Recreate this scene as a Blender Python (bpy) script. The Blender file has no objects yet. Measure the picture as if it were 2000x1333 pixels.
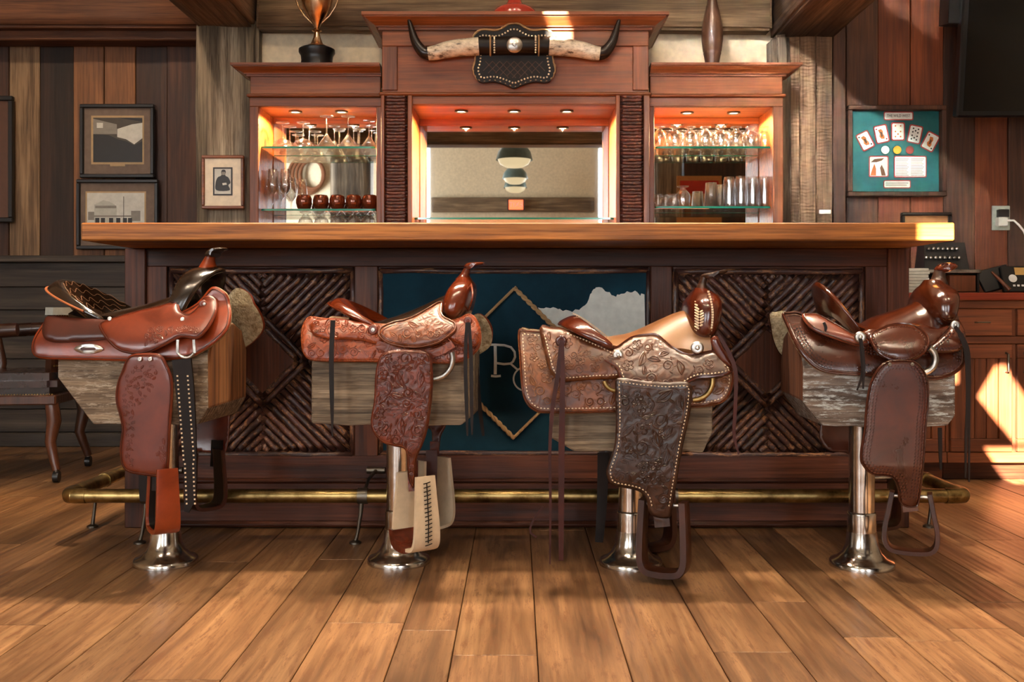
import bpy, bmesh, math, random
from mathutils import Vector, Matrix, noise
from mathutils.geometry import delaunay_2d_cdt
random.seed(7)
SC = bpy.context.scene
COL = SC.collection
PI = math.pi
F, CX, CY, CH = 1944.0, 1010.0, 605.0, 0.79      # focal length and vanishing point in pixels, eye height in m

# ---------------------------------------------------------------- camera
cam = bpy.data.objects.new('camera', bpy.data.cameras.new('camera'))
COL.objects.link(cam); SC.camera = cam
cam.location = (0, 0, CH); cam.rotation_euler = (PI/2, 0, 0)
cam.data.sensor_width = 36; cam.data.lens = 36*F/2000
cam.data.shift_x = -(CX-1000)/2000; cam.data.shift_y = -(666.5-CY)/2000
cam.data.clip_start = 0.05

# ---------------------------------------------------------------- world, sun, window light, exposure
SC.view_settings.view_transform = 'Standard'; SC.view_settings.look = 'None'
SC.view_settings.gamma = 1; SC.view_settings.use_curve_mapping = False
SC.view_settings.exposure = 0.3
W_ = bpy.data.worlds.new('sky'); SC.world = W_; W_.use_nodes = True
W_.node_tree.nodes['Background'].inputs[0].default_value = (0.62, 0.78, 1, 1)
W_.node_tree.nodes['Background'].inputs[1].default_value = 1.0
SUN = Vector((0.40, 1.0, -0.37))
def light(name, typ, loc, direction, energy, color, **kw):
    d = bpy.data.lights.new(name, typ); d.energy = energy; d.color = color
    for k, v in kw.items(): setattr(d, k, v)
    o = bpy.data.objects.new(name, d); COL.objects.link(o); o.location = loc
    o.rotation_euler = Vector(direction).to_track_quat('-Z', 'Y').to_euler()
    return o
light('sun', 'SUN', (-6, -14, 8), SUN, 95, (1, .86, .68), angle=0.0025)
for x in (-1.9, 1.8):
    light('window_daylight', 'AREA', (x, -6.86, 2.35), (0, 1, 0), 110, (.92, .96, 1), shape='RECTANGLE', size=.75, size_y=2.5)
light('gable_daylight', 'AREA', (-3.25, -6.86, 5.5), (5.0, 12.1, -3.75), 14, (1, .96, .9), shape='RECTANGLE', size=.42, size_y=.42, spread=math.radians(11))

for y, e in ((-5.0, 230), (-2.4, 70)):  # lamps added on the west wall to brighten the hall and saddles
    light('west_fill_light', 'AREA', (-5.1, y, 2.4), (1, 0, 0), e, (.93, .96, 1), shape='RECTANGLE', size=1.1, size_y=2.0)

# ---------------------------------------------------------------- helpers
def C(r, g, b, a=1):
    f = lambda v: (v/255/12.92) if v/255 <= .04045 else ((v/255+.055)/1.055)**2.4
    return (f(r), f(g), f(b), a)
def W(px, py, D): return Vector(((px-CX)*D/F, D, CH-(py-CY)*D/F))
def link(name, me, parent=None, mat=None, loc=None):
    o = bpy.data.objects.new(name, me); COL.objects.link(o)
    if parent: o.parent = parent
    if loc is not None: o.location = loc
    if mat is not None:
        for m in (mat if isinstance(mat, (list, tuple)) else [mat]): me.materials.append(m)
    return o
def mk(name, vs, fs, mat, parent=None, smooth=True, loc=None, mi=None):
    me = bpy.data.meshes.new(name); me.from_pydata([tuple(v) for v in vs], [], fs)
    bm = bmesh.new(); bm.from_mesh(me); bmesh.ops.recalc_face_normals(bm, faces=bm.faces); bm.to_mesh(me); bm.free()
    if mi: me.polygons.foreach_set('material_index', mi)
    if smooth:
        me.polygons.foreach_set('use_smooth', [True]*len(me.polygons))
        try: me.set_sharp_from_angle(angle=math.radians(48))
        except Exception: pass
    me.update()
    return link(name, me, parent, mat, loc)
def empty(name, loc=(0,0,0), rz=0):
    o = bpy.data.objects.new(name, None); COL.objects.link(o); o.location = loc; o.rotation_euler = (0,0,rz)
    o.empty_display_size = .05
    return o
def T(o, label, cat, group=None):
    o['label'] = label; o['category'] = cat
    if group: o['group'] = group
    return o
def S(o): o['kind'] = 'structure'; return o
def ST(o): o['kind'] = 'stuff'; return o
def box(name, x0, x1, y0, y1, z0, z1, mat, parent=None, bev=.003, seg=1):
    bm = bmesh.new(); bmesh.ops.create_cube(bm, size=1)
    c = Vector(((x0+x1)/2, (y0+y1)/2, (z0+z1)/2)); d = (abs(x1-x0), abs(y1-y0), abs(z1-z0))
    for v in bm.verts: v.co = Vector((v.co.x*d[0], v.co.y*d[1], v.co.z*d[2]))
    b = min(bev, min(d)*.4)
    if b > 0: bmesh.ops.bevel(bm, geom=list(bm.edges), offset=b, segments=seg, affect='EDGES')
    me = bpy.data.meshes.new(name); bm.to_mesh(me); bm.free()
    return link(name, me, parent, mat, c)
def pbox(name, px0, px1, py0, py1, D0, D1, mat, parent=None, bev=.003):
    a = W(px0, py1, D0); b = W(px1, py0, D0)
    return box(name, a.x, b.x, D0, D1, a.z, b.z, mat, parent, bev)
def shift(parts, d):
    return [Vector(v)+d for v in parts]
def tubegeo(pts, rad, seg=8, closed=False, flat=None):
    pts = [Vector(p) for p in pts]; n = len(pts); vs = []; fs = []
    if not hasattr(rad, '__len__'): rad = [rad]*n
    up = None
    for i, p in enumerate(pts):
        if closed: t = pts[(i+1) % n]-pts[i-1]
        else: t = pts[min(i+1, n-1)]-pts[max(i-1, 0)]
        if t.length < 1e-9: t = Vector((0,0,1))
        t.normalize()
        if up is None:
            up = Vector((0,0,1)) if abs(t.z) < .9 else Vector((1,0,0))
        s = t.cross(up)
        if s.length < 1e-6: s = t.orthogonal()
        s.normalize(); up = s.cross(t).normalized()
        for k in range(seg):
            a = 2*PI*k/seg
            vs.append(p + s*math.cos(a)*rad[i] + up*math.sin(a)*rad[i])
    m = n if closed else n-1
    for i in range(m):
        for k in range(seg):
            a = i*seg+k; b = i*seg+(k+1) % seg; j = ((i+1) % n)*seg
            fs.append((a, b, j+(k+1) % seg, j+k))
    if not closed:
        fs.append(tuple(range(seg))[::-1]); fs.append(tuple((n-1)*seg+k for k in range(seg)))
    return vs, fs
def tube(name, pts, rad, mat, parent=None, seg=10, closed=False, loc=None):
    vs, fs = tubegeo(pts, rad, seg, closed); return mk(name, vs, fs, mat, parent, True, loc)
def join(geos):
    V = []; Fc = []
    for vs, fs in geos:
        o = len(V); V += list(vs); Fc += [tuple(i+o for i in f) for f in fs]
    return V, Fc
def boxgeo(x0, x1, y0, y1, z0, z1):
    vs = [(x, y, z) for x in (x0, x1) for y in (y0, y1) for z in (z0, z1)]
    return vs, [(0,1,3,2),(4,6,7,5),(0,4,5,1),(2,3,7,6),(0,2,6,4),(1,5,7,3)]
def lathegeo(prof, seg=24, c=(0,0,0), cap=True):
    vs = []; fs = []
    for r, z in prof:
        for k in range(seg):
            a = 2*PI*k/seg; vs.append((c[0]+r*math.cos(a), c[1]+r*math.sin(a), c[2]+z))
    for i in range(len(prof)-1):
        for k in range(seg):
            fs.append((i*seg+k, i*seg+(k+1) % seg, (i+1)*seg+(k+1) % seg, (i+1)*seg+k))
    if cap:
        fs.append(tuple(range(seg))[::-1]); fs.append(tuple((len(prof)-1)*seg+k for k in range(seg)))
    return vs, fs
def lathe(name, prof, mat, parent=None, seg=24, loc=(0,0,0), cap=True):
    vs, fs = lathegeo(prof, seg, cap=cap); return mk(name, vs, fs, mat, parent, True, loc)
def prismgeo(poly, y0, y1):
    n = len(poly); vs = [(p[0], y0, p[1]) for p in poly]+[(p[0], y1, p[1]) for p in poly]
    fs = [tuple(range(n)), tuple(range(n, 2*n))[::-1]]+[(i, i+n, (i+1) % n+n, (i+1) % n) for i in range(n)]
    return vs, fs
def prism(name, poly, y0, y1, mat, parent=None, smooth=False):
    vs, fs = prismgeo(poly, y0, y1); return mk(name, vs, fs, mat, parent, smooth)
def pprism(name, pts, D0, D1, mat, parent=None, smooth=False):
    return prism(name, [(W(x, y, D0).x, W(x, y, D0).z) for x, y in pts], D0, D1, mat, parent, smooth)
def catmull(pts, n=6, closed=True):
    out = []; m = len(pts)
    for i in range(m if closed else m-1):
        g = (lambda k: pts[k % m]) if closed else (lambda k: pts[max(0, min(m-1, k))])
        p0, p1, p2, p3 = g(i-1), g(i), g(i+1), g(i+2)
        for k in range(n):
            t = k/n
            out.append(tuple(.5*((2*b)+(-a+c)*t+(2*a-5*b+4*c-d)*t*t+(-a+3*b-3*c+d)*t**3) for a, b, c, d in zip(p0, p1, p2, p3)))
    if not closed: out.append(tuple(pts[-1]))
    return out
def resample(pts, step, closed=True):
    P = list(pts)+([pts[0]] if closed else []); out = []; carry = 0
    L = sum(math.dist(P[i], P[i+1]) for i in range(len(P)-1)); n = max(4, int(round(L/step))); st = L/n; acc = 0; tgt = 0
    for i in range(len(P)-1):
        d = math.dist(P[i], P[i+1])
        while tgt <= acc+d+1e-9 and len(out) < n+(0 if closed else 1):
            t = 0 if d == 0 else (tgt-acc)/d
            out.append(tuple(a+(b-a)*t for a, b in zip(P[i], P[i+1]))); tgt += st
        acc += d
    return out
def inside(p, poly):
    x, y = p[0], p[1]; r = False; j = len(poly)-1
    for i in range(len(poly)):
        xi, yi = poly[i][0], poly[i][1]; xj, yj = poly[j][0], poly[j][1]
        if (yi > y) != (yj > y) and x < (xj-xi)*(y-yi)/(yj-yi)+xi: r = not r
        j = i
    return r
def edgedist(p, poly):
    best = 1e9
    for i in range(len(poly)):
        ax, ay = poly[i-1][0], poly[i-1][1]; bx, by = poly[i][0], poly[i][1]
        dx, dy = bx-ax, by-ay; l = dx*dx+dy*dy
        t = 0 if l == 0 else max(0, min(1, ((p[0]-ax)*dx+(p[1]-ay)*dy)/l))
        best = min(best, math.hypot(p[0]-ax-t*dx, p[1]-ay-t*dy))
    return best
def inset(poly, d):
    n = len(poly); A = sum(poly[i-1][0]*poly[i][1]-poly[i][0]*poly[i-1][1] for i in range(n)); sg = 1 if A > 0 else -1; out = []
    for i in range(n):
        tx = poly[(i+1) % n][0]-poly[i-1][0]; ty = poly[(i+1) % n][1]-poly[i-1][1]; l = math.hypot(tx, ty) or 1
        p = (poly[i][0]-sg*ty/l*d, poly[i][1]+sg*tx/l*d)
        if inside(p, poly) and edgedist(p, poly) > d*.8: out.append(p)
    return out

# ---------------------------------------------------------------- materials
class N:
    def __init__(s, name):
        s.m = bpy.data.materials.new(name); s.m.use_nodes = True; s.t = s.m.node_tree
        s.b = s.t.nodes['Principled BSDF']; s.out = s.t.nodes['Material Output']
    def n(s, typ, **kw):
        x = s.t.nodes.new(typ)
        for k, v in kw.items(): setattr(x, k, v)
        return x
    def l(s, a, b): s.t.links.new(a, b)
    def set(s, **kw):
        for k, v in kw.items(): s.b.inputs[k].default_value = v
    def coords(s, scale=(1,1,1), rnd=True):
        tc = s.n('ShaderNodeTexCoord'); mp = s.n('ShaderNodeMapping'); mp.inputs['Scale'].default_value = scale
        if rnd:
            oi = s.n('ShaderNodeObjectInfo'); mu = s.n('ShaderNodeMath', operation='MULTIPLY'); mu.inputs[1].default_value = 91
            ad = s.n('ShaderNodeVectorMath', operation='ADD'); s.l(oi.outputs['Random'], mu.inputs[0])
            s.l(tc.outputs['Object'], ad.inputs[0]); s.l(mu.outputs[0], ad.inputs[1]); s.l(ad.outputs[0], mp.inputs['Vector'])
        else: s.l(tc.outputs['Object'], mp.inputs['Vector'])
        return mp.outputs[0]
    def noise(s, vec, scale, detail=4, rough=.55, dist=0):
        x = s.n('ShaderNodeTexNoise'); x.inputs['Scale'].default_value = scale; x.inputs['Detail'].default_value = detail
        x.inputs['Roughness'].default_value = rough; x.inputs['Distortion'].default_value = dist; s.l(vec, x.inputs['Vector']); return x.outputs[0]
    def ramp(s, fac, stops):
        r = s.n('ShaderNodeValToRGB'); e = r.color_ramp.elements
        while len(e) < len(stops): e.new(.5)
        for k, (p, c) in enumerate(stops): e[k].position = p; e[k].color = c
        s.l(fac, r.inputs[0]); return r.outputs[0]
    def mix(s, a, b, fac, blend='MIX'):
        x = s.n('ShaderNodeMix', data_type='RGBA', blend_type=blend)
        for k, v in ((6, a), (7, b), (0, fac)):
            if hasattr(v, 'is_linked'): s.l(v, x.inputs[k])
            else: x.inputs[k].default_value = v
        return x.outputs[2]
    def bump(s, h, strength=.3, dist=.01, prev=None):
        x = s.n('ShaderNodeBump'); x.inputs['Strength'].default_value = strength; x.inputs['Distance'].default_value = dist
        s.l(h, x.inputs['Height'])
        if prev is not None: s.l(prev, x.inputs['Normal'])
        return x.outputs[0]
def plain(name, col, rough=.5, metal=0, **kw):
    a = N(name); a.set(**{'Base Color': col, 'Roughness': rough, 'Metallic': metal}); a.set(**kw)
    v = a.noise(a.coords((1,1,1)), 30, 3); a.l(a.ramp(v, [(.3, tuple(x*.88 for x in col[:3])+(1,)), (.7, tuple(min(1, x*1.08) for x in col[:3])+(1,))]), a.b.inputs['Base Color'])
    return a.m
def wood(name, dark, mid, lite, axis='X', rough=.5, fine=1.0, spread=.35, bump=.35, coat=0, saw=0, gs=1.0, worn=None, spec=.5):
    a = N(name); k = 'XYZ'.index(axis)
    def st(l, c): v = [c*gs]*3; v[k] = l*gs; return tuple(v)
    v1 = a.coords(st(.7, 9)); n1 = a.noise(v1, 1, 5, .6, 1.2)
    w = a.n('ShaderNodeTexWave', bands_direction=('Y' if axis != 'Y' else 'X')); w.inputs['Scale'].default_value = 1.3; w.inputs['Distortion'].default_value = 9
    w.inputs['Detail'].default_value = 3; w.inputs['Detail Scale'].default_value = .9; a.l(a.coords(st(.8, 7)), w.inputs['Vector'])
    n2 = a.noise(a.coords(st(3, 120)), 1, 3, .7)
    c = a.ramp(n1, [(.28, dark), (.5, mid), (.75, lite)])
    c = a.mix(c, a.ramp(w.outputs[1], [(.0, (.45,.42,.4,1)), (.55, (1,1,1,1))]), .55*fine, 'MULTIPLY')
    c = a.mix(c, a.ramp(n2, [(.38, (.3,.27,.25,1)), (.54, (1.05,1.05,1.05,1))]), .62*fine, 'MULTIPLY')
    n5 = a.noise(a.coords(st(1.1, 34)), 1, 4, .65, .6); c = a.mix(c, a.ramp(n5, [(.36, (.38,.34,.31,1)), (.56, (1.12,1.1,1.08,1))]), .6*fine, 'MULTIPLY')
    n3 = a.noise(a.coords((2.2,2.2,2.2)), 1, 3); c = a.mix(c, a.ramp(n3, [(.3, (.6,.58,.57,1)), (.62, (1.12,1.1,1.08,1))]), .7, 'MULTIPLY')
    if worn is not None:
        n4 = a.noise(a.coords(st(4, 26)), 2.2, 7, .8); c = a.mix(c, worn, a.ramp(n4, [(.52, (0,0,0,1)), (.6, (.9,.9,.9,1))]))
    oi = a.n('ShaderNodeObjectInfo'); mr = a.n('ShaderNodeMapRange'); mr.inputs[3].default_value = 1-spread; mr.inputs[4].default_value = 1+spread
    a.l(oi.outputs['Random'], mr.inputs[0]); hs = a.n('ShaderNodeHueSaturation'); a.l(mr.outputs[0], hs.inputs['Value']); a.l(c, hs.inputs['Color'])
    a.l(hs.outputs[0], a.b.inputs['Base Color'])
    h = a.mix(n2, w.outputs[1], .5); nb = a.bump(h, bump, .006)
    if saw:
        ws = a.n('ShaderNodeTexWave', bands_direction=axis); ws.inputs['Scale'].default_value = 17; ws.inputs['Distortion'].default_value = 6
        a.l(a.coords((1,1,1)), ws.inputs['Vector']); nb = a.bump(ws.outputs[1], saw, .006, nb)
    a.l(nb, a.b.inputs['Normal'])
    r = a.n('ShaderNodeMapRange'); r.inputs[3].default_value = rough-.1; r.inputs[4].default_value = rough+.15; a.l(n3, r.inputs[0]); a.l(r.outputs[0], a.b.inputs['Roughness'])
    a.set(**{'Coat Weight': coat, 'Coat Roughness': .2, 'Specular IOR Level': spec}); return a.m
def leather(name, dark, lite, rough=.33, coat=.25, grain=.12, tool=0, wear=None, tscale=26, spec=.5):
    rough -= .05; dim = lambda q: (q[0]*.90, q[1]*.74, q[2]*.56, 1); dark, lite = dim(dark), dim(lite)
    a = N(name); n1 = a.noise(a.coords((1,1,1)), 9, 5, .6, .6); c = a.ramp(n1, [(.3, dark), (.7, lite)])
    if wear is not None:
        n4 = a.noise(a.coords((1,1,1)), 5, 3, .5); c = a.mix(c, wear, a.ramp(n4, [(.5, (0,0,0,1)), (.72, (.8,.8,.8,1))]))
    g = a.noise(a.coords((1,1,1)), 420, 3); nb = a.bump(g, grain, .002)
    if tool:
        vc = a.coords((1,1,1)); wob = a.noise(vc, tscale*.5, 2); va = a.n('ShaderNodeVectorMath', operation='MULTIPLY_ADD')
        cv = a.n('ShaderNodeCombineXYZ'); a.l(wob, cv.inputs[0]); a.l(wob, cv.inputs[2]); va.inputs[1].default_value = (.12,.12,.12); a.l(cv.outputs[0], va.inputs[0]); a.l(vc, va.inputs[2])
        vo = a.n('ShaderNodeTexVoronoi', feature='SMOOTH_F1'); vo.inputs['Scale'].default_value = tscale; a.l(va.outputs[0], vo.inputs['Vector'])
        sn = a.n('ShaderNodeMath', operation='SINE'); mm = a.n('ShaderNodeMath', operation='MULTIPLY'); mm.inputs[1].default_value = 21
        a.l(vo.outputs['Distance'], mm.inputs[0]); a.l(mm.outputs[0], sn.inputs[0])
        c = a.mix(c, a.ramp(sn.outputs[0], [(.0, (.38,.33,.3,1)), (.6, (1.05,1.05,1.05,1))]), .5, 'MULTIPLY')
        nb = a.bump(sn.outputs[0], tool, .006, nb)
    a.l(c, a.b.inputs['Base Color']); a.l(nb, a.b.inputs['Normal'])
    r = a.n('ShaderNodeMapRange'); r.inputs[3].default_value = rough-.1; r.inputs[4].default_value = rough+.16; a.l(n1, r.inputs[0]); a.l(r.outputs[0], a.b.inputs['Roughness'])
    a.set(**{'Coat Weight': coat, 'Coat Roughness': .18, 'Specular IOR Level': spec}); return a.m
def metal(name, col, rough=.2, tarn=None):
    a = N(name); a.set(Metallic=1.0, Roughness=rough); n = a.noise(a.coords((1,1,1)), 14, 5, .65)
    a.l(a.ramp(n, [(.35, tarn or tuple(x*.8 for x in col[:3])+(1,)), (.6, col)]), a.b.inputs['Base Color'])
    r = a.n('ShaderNodeMapRange'); r.inputs[3].default_value = rough; r.inputs[4].default_value = rough+.15; a.l(n, r.inputs[0]); a.l(r.outputs[0], a.b.inputs['Roughness']); return a.m
def emit(name, col, st):
    a = N(name); a.set(**{'Base Color': (0,0,0,1), 'Emission Color': col, 'Emission Strength': st}); return a.m
def thinglass(name, col=(1,1,1,1), rough=.16):
    a = N(name); t = a.n('ShaderNodeBsdfTransparent'); g = a.n('ShaderNodeBsdfGlossy'); g.inputs['Roughness'].default_value = rough; t.inputs['Color'].default_value = col
    fr = a.n('ShaderNodeLayerWeight'); fr.inputs['Blend'].default_value = .5; pw = a.n('ShaderNodeMath', operation='POWER'); pw.inputs[1].default_value = 2.2; a.l(fr.outputs['Facing'], pw.inputs[0])
    mu = a.n('ShaderNodeMath', operation='MULTIPLY_ADD'); mu.inputs[1].default_value = .6; mu.inputs[2].default_value = .15
    a.l(pw.outputs[0], mu.inputs[0]); mx = a.n('ShaderNodeMixShader'); a.l(mu.outputs[0], mx.inputs[0]); a.l(t.outputs[0], mx.inputs[1]); a.l(g.outputs[0], mx.inputs[2])
    a.l(mx.outputs[0], a.out.inputs['Surface']); return a.m
def glass(name, col=(1,1,1,1), rough=0, ior=1.45):
    a = N(name); a.set(**{'Base Color': col, 'Roughness': rough, 'Transmission Weight': 1.0, 'IOR': ior}); return a.m

MAT = {}
MAT['floor'] = wood('floor_oak', C(84,57,36), C(138,101,67), C(168,130,91), 'Y', .38, .42, .26, .25, .08, 0, gs=1.25, worn=C(104,68,42))
MAT['bar'] = wood('bar_dark_fir', C(54,28,18), C(90,48,30), C(114,64,40), 'X', .42, .8, .2, .25, .0, spec=.28)
MAT['barV'] = wood('bar_dark_fir_upright', C(56,29,18), C(92,50,31), C(116,66,41), 'Z', .42, .8, .2, .25, .0, spec=.28)
MAT['top'] = wood('counter_fir', C(120,66,26), C(172,108,46), C(190,128,62), 'X', .42, 1.0, .05, .4, .0, gs=1.0, spec=.3)
MAT['hutch'] = wood('hutch_redwood', C(92,47,20), C(136,75,34), C(158,91,45), 'X', .45, .6, .08, .18, .15)
MAT['hutchV'] = wood('hutch_redwood_upright', C(88,45,20), C(130,72,34), C(154,88,45), 'Z', .45, .6, .08, .18, .15)
MAT['gnarl'] = wood('gnarled_grey_post', C(66,58,48), C(150,136,114), C(200,186,160), 'Z', .8, 1.0, .05, .9, gs=.9)
MAT['gray'] = wood('weathered_grey_timber', C(74,64,54), C(126,112,94), C(160,144,120), 'Z', .8, .85, .2, .5)
MAT['grayX'] = wood('weathered_grey_beam', C(84,66,48), C(128,106,80), C(152,130,100), 'X', .8, .8, .15, .5)
MAT['grayY'] = wood('weathered_roof_beam', C(84,62,46), C(124,98,74), C(150,124,98), 'Y', .8, .8, .15, .5)
MAT['sawn'] = wood('sawn_grey_plank', C(80,62,46), C(128,102,78), C(156,128,100), 'Z', .8, .7, .2, .4, 0, .35)
MAT['beamR'] = wood('brown_beam', C(58,32,18), C(100,60,34), C(128,80,48), 'X', .7, .8, .1, .4)
PLK = [wood('plank_pale_brown', C(96,76,56), C(140,112,82), C(164,136,104), 'Z', .7, .9, .1, .4),
       wood('plank_chocolate', C(34,22,16), C(52,34,24), C(74,48,32), 'Z', .65, .6, .1, .4),
       wood('plank_amber', C(92,58,34), C(134,88,52), C(156,106,66), 'Z', .6, .7, .1, .35),
       wood('plank_umber', C(48,28,18), C(74,44,28), C(98,60,38), 'Z', .6, .7, .15, .35),
       wood('plank_rust', C(74,34,14), C(110,52,22), C(132,70,34), 'Z', .6, .6, .12, .35),
       wood('plank_greige', C(80,68,56), C(118,100,80), C(140,122,98), 'Z', .75, .8, .15, .45)]
MAT['wains'] = wood('wainscot_grey_brown', C(40,34,30), C(66,58,50), C(88,78,68), 'X', .6, .7, .3, .35)
MAT['cab'] = wood('cabinet_fir', C(84,42,20), C(122,66,34), C(146,84,46), 'Z', .45, .6, .08, .2, .1)
MAT['cabX'] = wood('cabinet_fir_rail', C(84,42,20), C(120,64,34), C(144,82,46), 'X', .45, .6, .08, .2, .1)
MAT['redtop'] = wood('red_counter_edge', C(112,40,22), C(144,56,32), C(160,68,40), 'X', .35, .4, .05, .1, .2)
MAT['bark'] = wood('willow_bark', C(38,22,20), C(70,40,34), C(96,58,42), 'X', .45, .7, .4, .5, .15, worn=C(150,104,68))
MAT['barkD'] = wood('red_willow_bark', C(44,18,14), C(84,36,26), C(110,52,34), 'X', .5, .6, .35, .5, .1, worn=C(124,72,44))
MAT['cream'] = plain('cream_plaster', C(226,208,176), .9)
MAT['roof'] = plain('white_ceiling_boards', C(206,200,186), .9)
MAT['teal'] = N('teal_hide')
_n = MAT['teal']; _v = _n.noise(_n.coords((1,1,1)), 6, 5); _n.l(_n.ramp(_v, [(.3, C(8,34,46)), (.7, C(16,56,70))]), _n.b.inputs['Base Color'])
_n.l(_n.bump(_n.noise(_n.coords((40,40,300)), 6, 3), .3, .004), _n.b.inputs['Normal']); _n.set(**{'Roughness': .8, 'Specular IOR Level': .2}); MAT['teal'] = _n.m
MAT['hide'] = plain('white_cowhide', C(206,206,196), .85)
MAT['rope'] = plain('hemp_rope', C(168,134,92), .85)
MAT['chalk'] = plain('white_brand_paint', C(214,216,210), .8)
MAT['brass'] = metal('aged_brass', C(180,154,100), .26, C(106,86,52))
MAT['iron'] = metal('dark_steel', C(120,112,100), .35)
MAT['chrome'] = metal('polished_steel', C(216,212,206), .12, C(180,172,162))
MAT['silver'] = metal('silver', C(220,218,212), .25, C(120,116,110))
MAT['mirror'] = N('mirror_glass'); MAT['mirror'].set(**{'Base Color': (.86,.88,.86,1), 'Metallic': 1.0, 'Roughness': .015}); MAT['mirror'] = MAT['mirror'].m
MAT['glass'] = thinglass('clear_glass', (.99,.99,.99,1))
MAT['shelf'] = glass('shelf_glass', (.86,.97,.93,1), 0, 1.45)
MAT['sedge'] = N('shelf_glass_edge'); MAT['sedge'].set(**{'Base Color': C(40,150,124), 'Roughness': .12, 'Transmission Weight': .35, 'Coat Weight': .5}); MAT['sedge'] = MAT['sedge'].m
MAT['black'] = plain('black_plastic', C(16,16,17), .35)
MAT['frame'] = plain('black_picture_frame', C(22,18,16), .4)
MAT['white'] = plain('white_plastic', C(232,232,228), .45)
MAT['paper'] = plain('cream_paper', C(226,212,188), .8)
MAT['taupe'] = plain('taupe_mat', C(112,96,84), .85)
MAT['puck'] = emit('lamp_glow', (1,.72,.42,1), 22)
MAT['bulb'] = emit('bulb_glow', (1,.76,.44,1), .7)
MAT['sky'] = emit('bright_window_sky', (.86,.94,1,1), 3)
# ================================================================ THE ROOM
D_EDGE, D_PAN, D_HUT, D_CEN, D_MIR, D_CRM, D_LW, D_RW, D_CAB = 3.20, 3.61, 4.95, 4.87, 5.25, 5.40, 5.75, 5.42, 4.58
RH = 7.0
# floor planks: each plank in view is its own piece
fl = S(box('floor', -5.2, 5.2, -7.2, 6.0, -.12, -.022, MAT['bar'], None, 0))
rear = []
x = -4.2; rnd = random.Random(3)
while x < 4.2:
    w = rnd.uniform(.135, .215)
    y = 1.15-rnd.uniform(0, 1.2)
    while y < 5.9:
        l = rnd.uniform(1.2, 2.6); y1 = min(y+l, 5.95)
        if y1-y > .05:
            o = box('plank', x+.0012, x+w-.0012, y+.001, y1-.001, -.022, rnd.uniform(-.0008, .0), MAT['floor'], fl, .0016)
            o.location -= fl.location
        y += l
    rear.append(boxgeo(x+.0012, x+w-.0012, -7.1, 1.15-1.2, -.022, -.004))
    x += w
o = mk('plank_field', *join(rear), MAT['floor'], fl, False); ST(o); o.location = -fl.location
# ceiling, side walls, rear wall with its windows
S(box('ceiling', -5.2, 5.2, -7.2, 6.1, RH, RH+.1, MAT['roof'], None, 0))
S(box('wall_west', -5.3, -5.2, -7.2, 6.1, 0, RH, MAT['cream'], None, 0))
S(box('wall_east', 5.2, 5.3, -7.2, 6.1, 0, RH, MAT['cream'], None, 0))
holes = [(-2.27,-1.52,1.05,3.65), (1.42,2.17,1.05,3.65),           # tall windows
         (-3.1,-2.1,4.15,5.15),                                     # opening added for the sun patches at the right
         (-4.66,-4.48,6.46,6.72)]                                   # slit added for the sun patch on the cornice
xs = sorted({-5.2, 5.2, *[h[0] for h in holes], *[h[1] for h in holes]}); zs = sorted({0, RH, *[h[2] for h in holes], *[h[3] for h in holes]})
geo = []
for i in range(len(xs)-1):
    for j in range(len(zs)-1):
        cx, cz = (xs[i]+xs[i+1])/2, (zs[j]+zs[j+1])/2
        if any(h[0] < cx < h[1] and h[2] < cz < h[3] for h in holes): continue
        geo.append(boxgeo(xs[i], xs[i+1], -7.2, -7.0, zs[j], zs[j+1]))
S(mk('wall_rear', *join(geo), MAT['cream'], None, False))
# boards added in the sun opening, cut to shape its light patches
cb_ = S(empty('window_3', (-2.6, -7.05, 4.15)))
for poly in ([(2.0,.6),(2.0,.201),(2.261,.201),(2.085,.425),(2.167,.566),(2.19,.6)], [(2.0,.201),(2.56,.201),(2.56,.189),(2.0,.189)], [(2.0,.189),(2.115,.189),(2.25,0),(2.0,0)],
             [(2.19,.6),(2.167,.566),(2.21,.57),(2.42,.24),(2.56,.24),(2.56,.6)], [(1.45,.90),(2.56,.90),(2.56,.6),(1.45,.6)], [(1.45,-.14),(2.56,-.14),(2.56,0),(1.45,0)], [(1.45,0),(2.0,0),(2.0,.48),(1.45,.48)], [(1.45,.48),(1.81,.48),(1.81,.6),(1.45,.6)], [(2.42,.201),(2.56,.201),(2.56,.24),(2.42,.24)]):
    o = prism('window_board', [(x-4.62, z+4.27) for x, z in poly], -7.06, -7.04, MAT['gray'], cb_); o.location = -cb_.location
for k, y in enumerate((-5.0, -2.4)):  # unseen frames added round the west fill lamps
    wf = S(empty('window_%d' % (k+4), (-5.19, y, 1.4)))
    for a0, a1, b0, b1 in ((-.6,-.55,0,2.0), (.55,.6,0,2.0), (-.6,.6,0,.05), (-.6,.6,1.95,2.0), (-.02,.02,0,2.0)): box('window_frame', -.01, .05, a0, a1, b0, b1, MAT['gray'], wf, .004)
S(box('trim_1', -1.5, 1.35, -7.0, -6.86, 2.50, 2.75, MAT['grayX'], None, .01))
S(box('trim_2', -1.5, 1.35, -7.0, -6.93, .0, 1.9, MAT['wains'], None, .01))
for k, h in enumerate(holes[:2]):
    wf = S(empty('window_%d' % (k+1), ((h[0]+h[1])/2, -7.05, h[2])))
    for (a0, a1, b0, b1) in ((h[0],h[0]+.05,h[2],h[3]), (h[1]-.05,h[1],h[2],h[3]), (h[0],h[1],h[2],h[2]+.05), (h[0],h[1],h[3]-.05,h[3]), ((h[0]+h[1])/2-.02,(h[0]+h[1])/2+.02,h[2],h[3])):
        o = box('window_frame', a0, a1, -7.08, -7.02, b0, b1, MAT['gray'], wf, .004); o.location -= wf.location
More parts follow.
